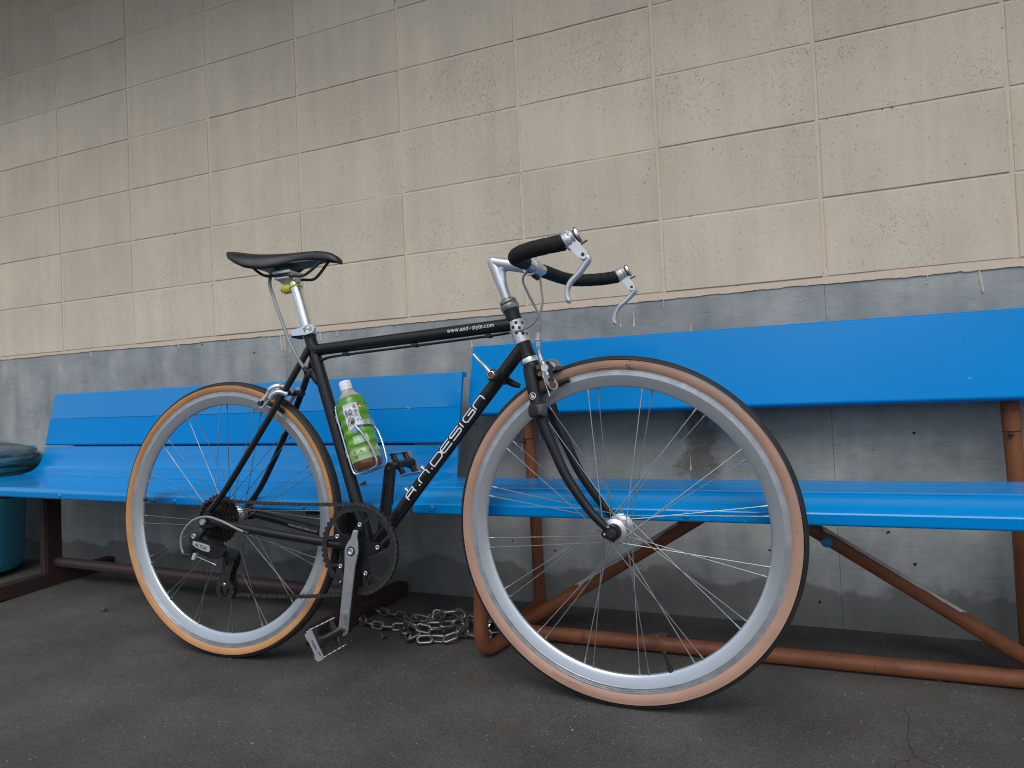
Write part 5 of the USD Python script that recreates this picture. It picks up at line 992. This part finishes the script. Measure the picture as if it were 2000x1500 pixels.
wr = meshkit.fbm(lab.vertices * A([40, 40, 26])).ravel(); lab.vertices[:, :2] *= (1 + (.010 * wr))[:, None]; lab.vertices[:, 2] += .0022 * meshkit.fbm(lab.vertices * 30 + 9).ravel() * (lab.vertices[:, 2] > .16)
obj('label', lab, MT['label_green'], BT, smooth=60)
obj('cap', cat_(lathe([(0, .2145), (.0125, .2145), (.0140, .2130), (.0143, .2105), (.0143, .1990), (.0135, .1984), (.0142, .1978), (.0144, .1930), (.0134, .1922)], Z_, (0, 0, 0), 40)), MT['cap'], BT, smooth=40)
PHI = math.radians(26)
def on_bottle(pg, s0, z0, lift, th=.0002):
    m = extr(pg, th).subdivide_to_size(.0024); v = m.vertices; z = v[:, 1] + z0; r = brad(z) + .0012 + lift + v[:, 2]; a_ = PHI + (v[:, 0] + s0) / .034
    out = m.copy(); out.vertices = np.stack([r * np.sin(a_), -r * np.cos(a_), z], 1); return out
obj('white_panel', on_bottle(sbox(-.0175, 0, .0165, .060), 0, .093, 0.), MT['paper'], BT, smooth=60)
KAN = {'a': [[(.15, .78), (.8, .82)], [(.42, .97), (.40, .35), (.48, .12)], [(.68, .62), (.55, .3), (.3, .1), (.15, .2), (.25, .45), (.6, .55), (.85, .4), (.8, .15), (.6, .03)]],
       'ya': [[(.12, .5), (.4, .65), (.75, .75), (.86, .6), (.7, .46), (.58, .5)], [(.5, .95), (.58, .78)], [(.28, .88), (.5, .03)]],
       'ta': [[(.1, .74), (.58, .8)], [(.36, .97), (.12, .06)], [(.55, .5), (.9, .52)], [(.5, .25), (.6, .1), (.92, .1)]],
       'ka': [[(.08, .66), (.56, .72), (.55, .2), (.42, .06)], [(.34, .97), (.12, .08)], [(.74, .78), (.93, .48)]],
       'aya': [[(.2, .96), (.07, .75), (.28, .69)], [(.31, .84), (.07, .52), (.38, .56)], [(.22, .53), (.22, .04)], [(.1, .36), (.05, .14)], [(.33, .36), (.39, .18)], [(.5, .84), (.9, .86)], [(.7, .98), (.7, .69)], [(.45, .67), (.96, .69)], [(.6, .62), (.48, .47)], [(.78, .62), (.94, .5)], [(.62, .46), (.45, .2)], [(.55, .35), (.88, .37), (.5, .02)], [(.56, .25), (.97, .02)]],
       'taka': [[(.5, .99), (.5, .9)], [(.12, .88), (.96, .89)], [(.16, .88), (.14, .4), (.02, .02)], [(.35, .82), (.22, .55)], [(.29, .66), (.29, .42)], [(.5, .82), (.42, .62)], [(.46, .72), (.46, .44)], [(.46, .72), (.92, .73)], [(.46, .63), (.88, .63)], [(.46, .54), (.88, .54)], [(.46, .45), (.95, .45)], [(.68, .8), (.68, .45)], [(.38, .38), (.38, .16)], [(.38, .38), (.8, .38), (.78, .3), (.4, .3)], [(.4, .23), (.92, .23)], [(.38, .16), (.95, .16), (.9, .02), (.78, .03)], [(.3, .1), (.24, .0)], [(.45, .1), (.47, .02)], [(.58, .1), (.62, .02)]]}
for ch, s0_, z0_, sz, wv in (('a', .0035, .1385, .0105, .10), ('ya', .0040, .1270, .0105, .10), ('ta', .0045, .1155, .0105, .10), ('ka', .0050, .1045, .0105, .10), ('aya', -.0150, .1235, .0180, .065), ('taka', -.0145, .1030, .0190, .06)):
    pg = unary_union([LineString([(x * sz, y * sz) for x, y in l]).buffer(sz * wv / 2, quad_segs=3) for l in KAN[ch]])
    obj('character', on_bottle(pg, s0_, z0_, .00035), MT['ink'], BT, smooth=False)
obj('red_seal', on_bottle(Point(0, 0).buffer(.0048, quad_segs=4), .0215, .1415, .0001), MT['seal_red'], BT, smooth=False)
obj('seal_mark', on_bottle(unary_union([LineString(l).buffer(.0005) for l in ([(-.002, -.0025), (-.002, .0025)], [(-.003, .001), (.003, .001)], [(.0005, .003), (.0005, -.003)], [(.0005, 0), (.003, -.0025)])]), .0215, .1415, .00045), MT['paper'], BT, smooth=False)
obj('bowl_print', on_bottle(Polygon([(-.0105, .005), (-.006, .0075), (.003, .0082), (.0105, .006), (.0100, 0), (.005, -.0055), (-.004, -.006), (-.009, -.001)]).buffer(.001), .0005, .0885, .0003), MT['bowl_blue'], BT, smooth=False)
obj('small_sign', on_bottle(unary_union([LineString([(-.002, 0), (.003, .0002)]).buffer(.0006), LineString([(.0005, .004), (.0003, 0)]).buffer(.0006)]), .0005, .0985, .0004), MT['ink'], BT, smooth=False)
obj('pale_panel', on_bottle(sbox(-.014, 0, .021, .019), 0, .0575, .0001), MT['paleprint'], BT, smooth=60)
rq = np.random.default_rng(9); marks = []
for col in range(5):
    for row in range(3):
        cx_, cy_ = -.011 + col * .0066, .0035 + row * .0055
        for _ in range(3):
            a1, a2 = rq.uniform(-.0016, .0016, 2), rq.uniform(-.0016, .0016, 2); marks.append(LineString([(cx_ + a1[0], cy_ + a1[1]), (cx_ + a2[0], cy_ + a2[1])]).buffer(.00022))
obj('small_print', on_bottle(unary_union(marks), 0, .0585, .0004), mat('dark_green_print', (.05, .12, .05), rough=.5), BT, smooth=False)
fl_ = []
for cx_, cy_ in ((-.017, .030), (-.002, .040), (.016, .0365), (.030, .045), (-.019, .042)):
    for k in range(5): fl_.append(Point(cx_ + .0021 * math.cos(k * 1.257 + cx_ * 90), cy_ + .0021 * math.sin(k * 1.257 + cx_ * 90)).buffer(.0011, quad_segs=3))
obj('blossom_print', on_bottle(unary_union(fl_), 0, .0, .0002), mat('leaf_green_print', (.06, .20, .03), rough=.5), BT, smooth=False)
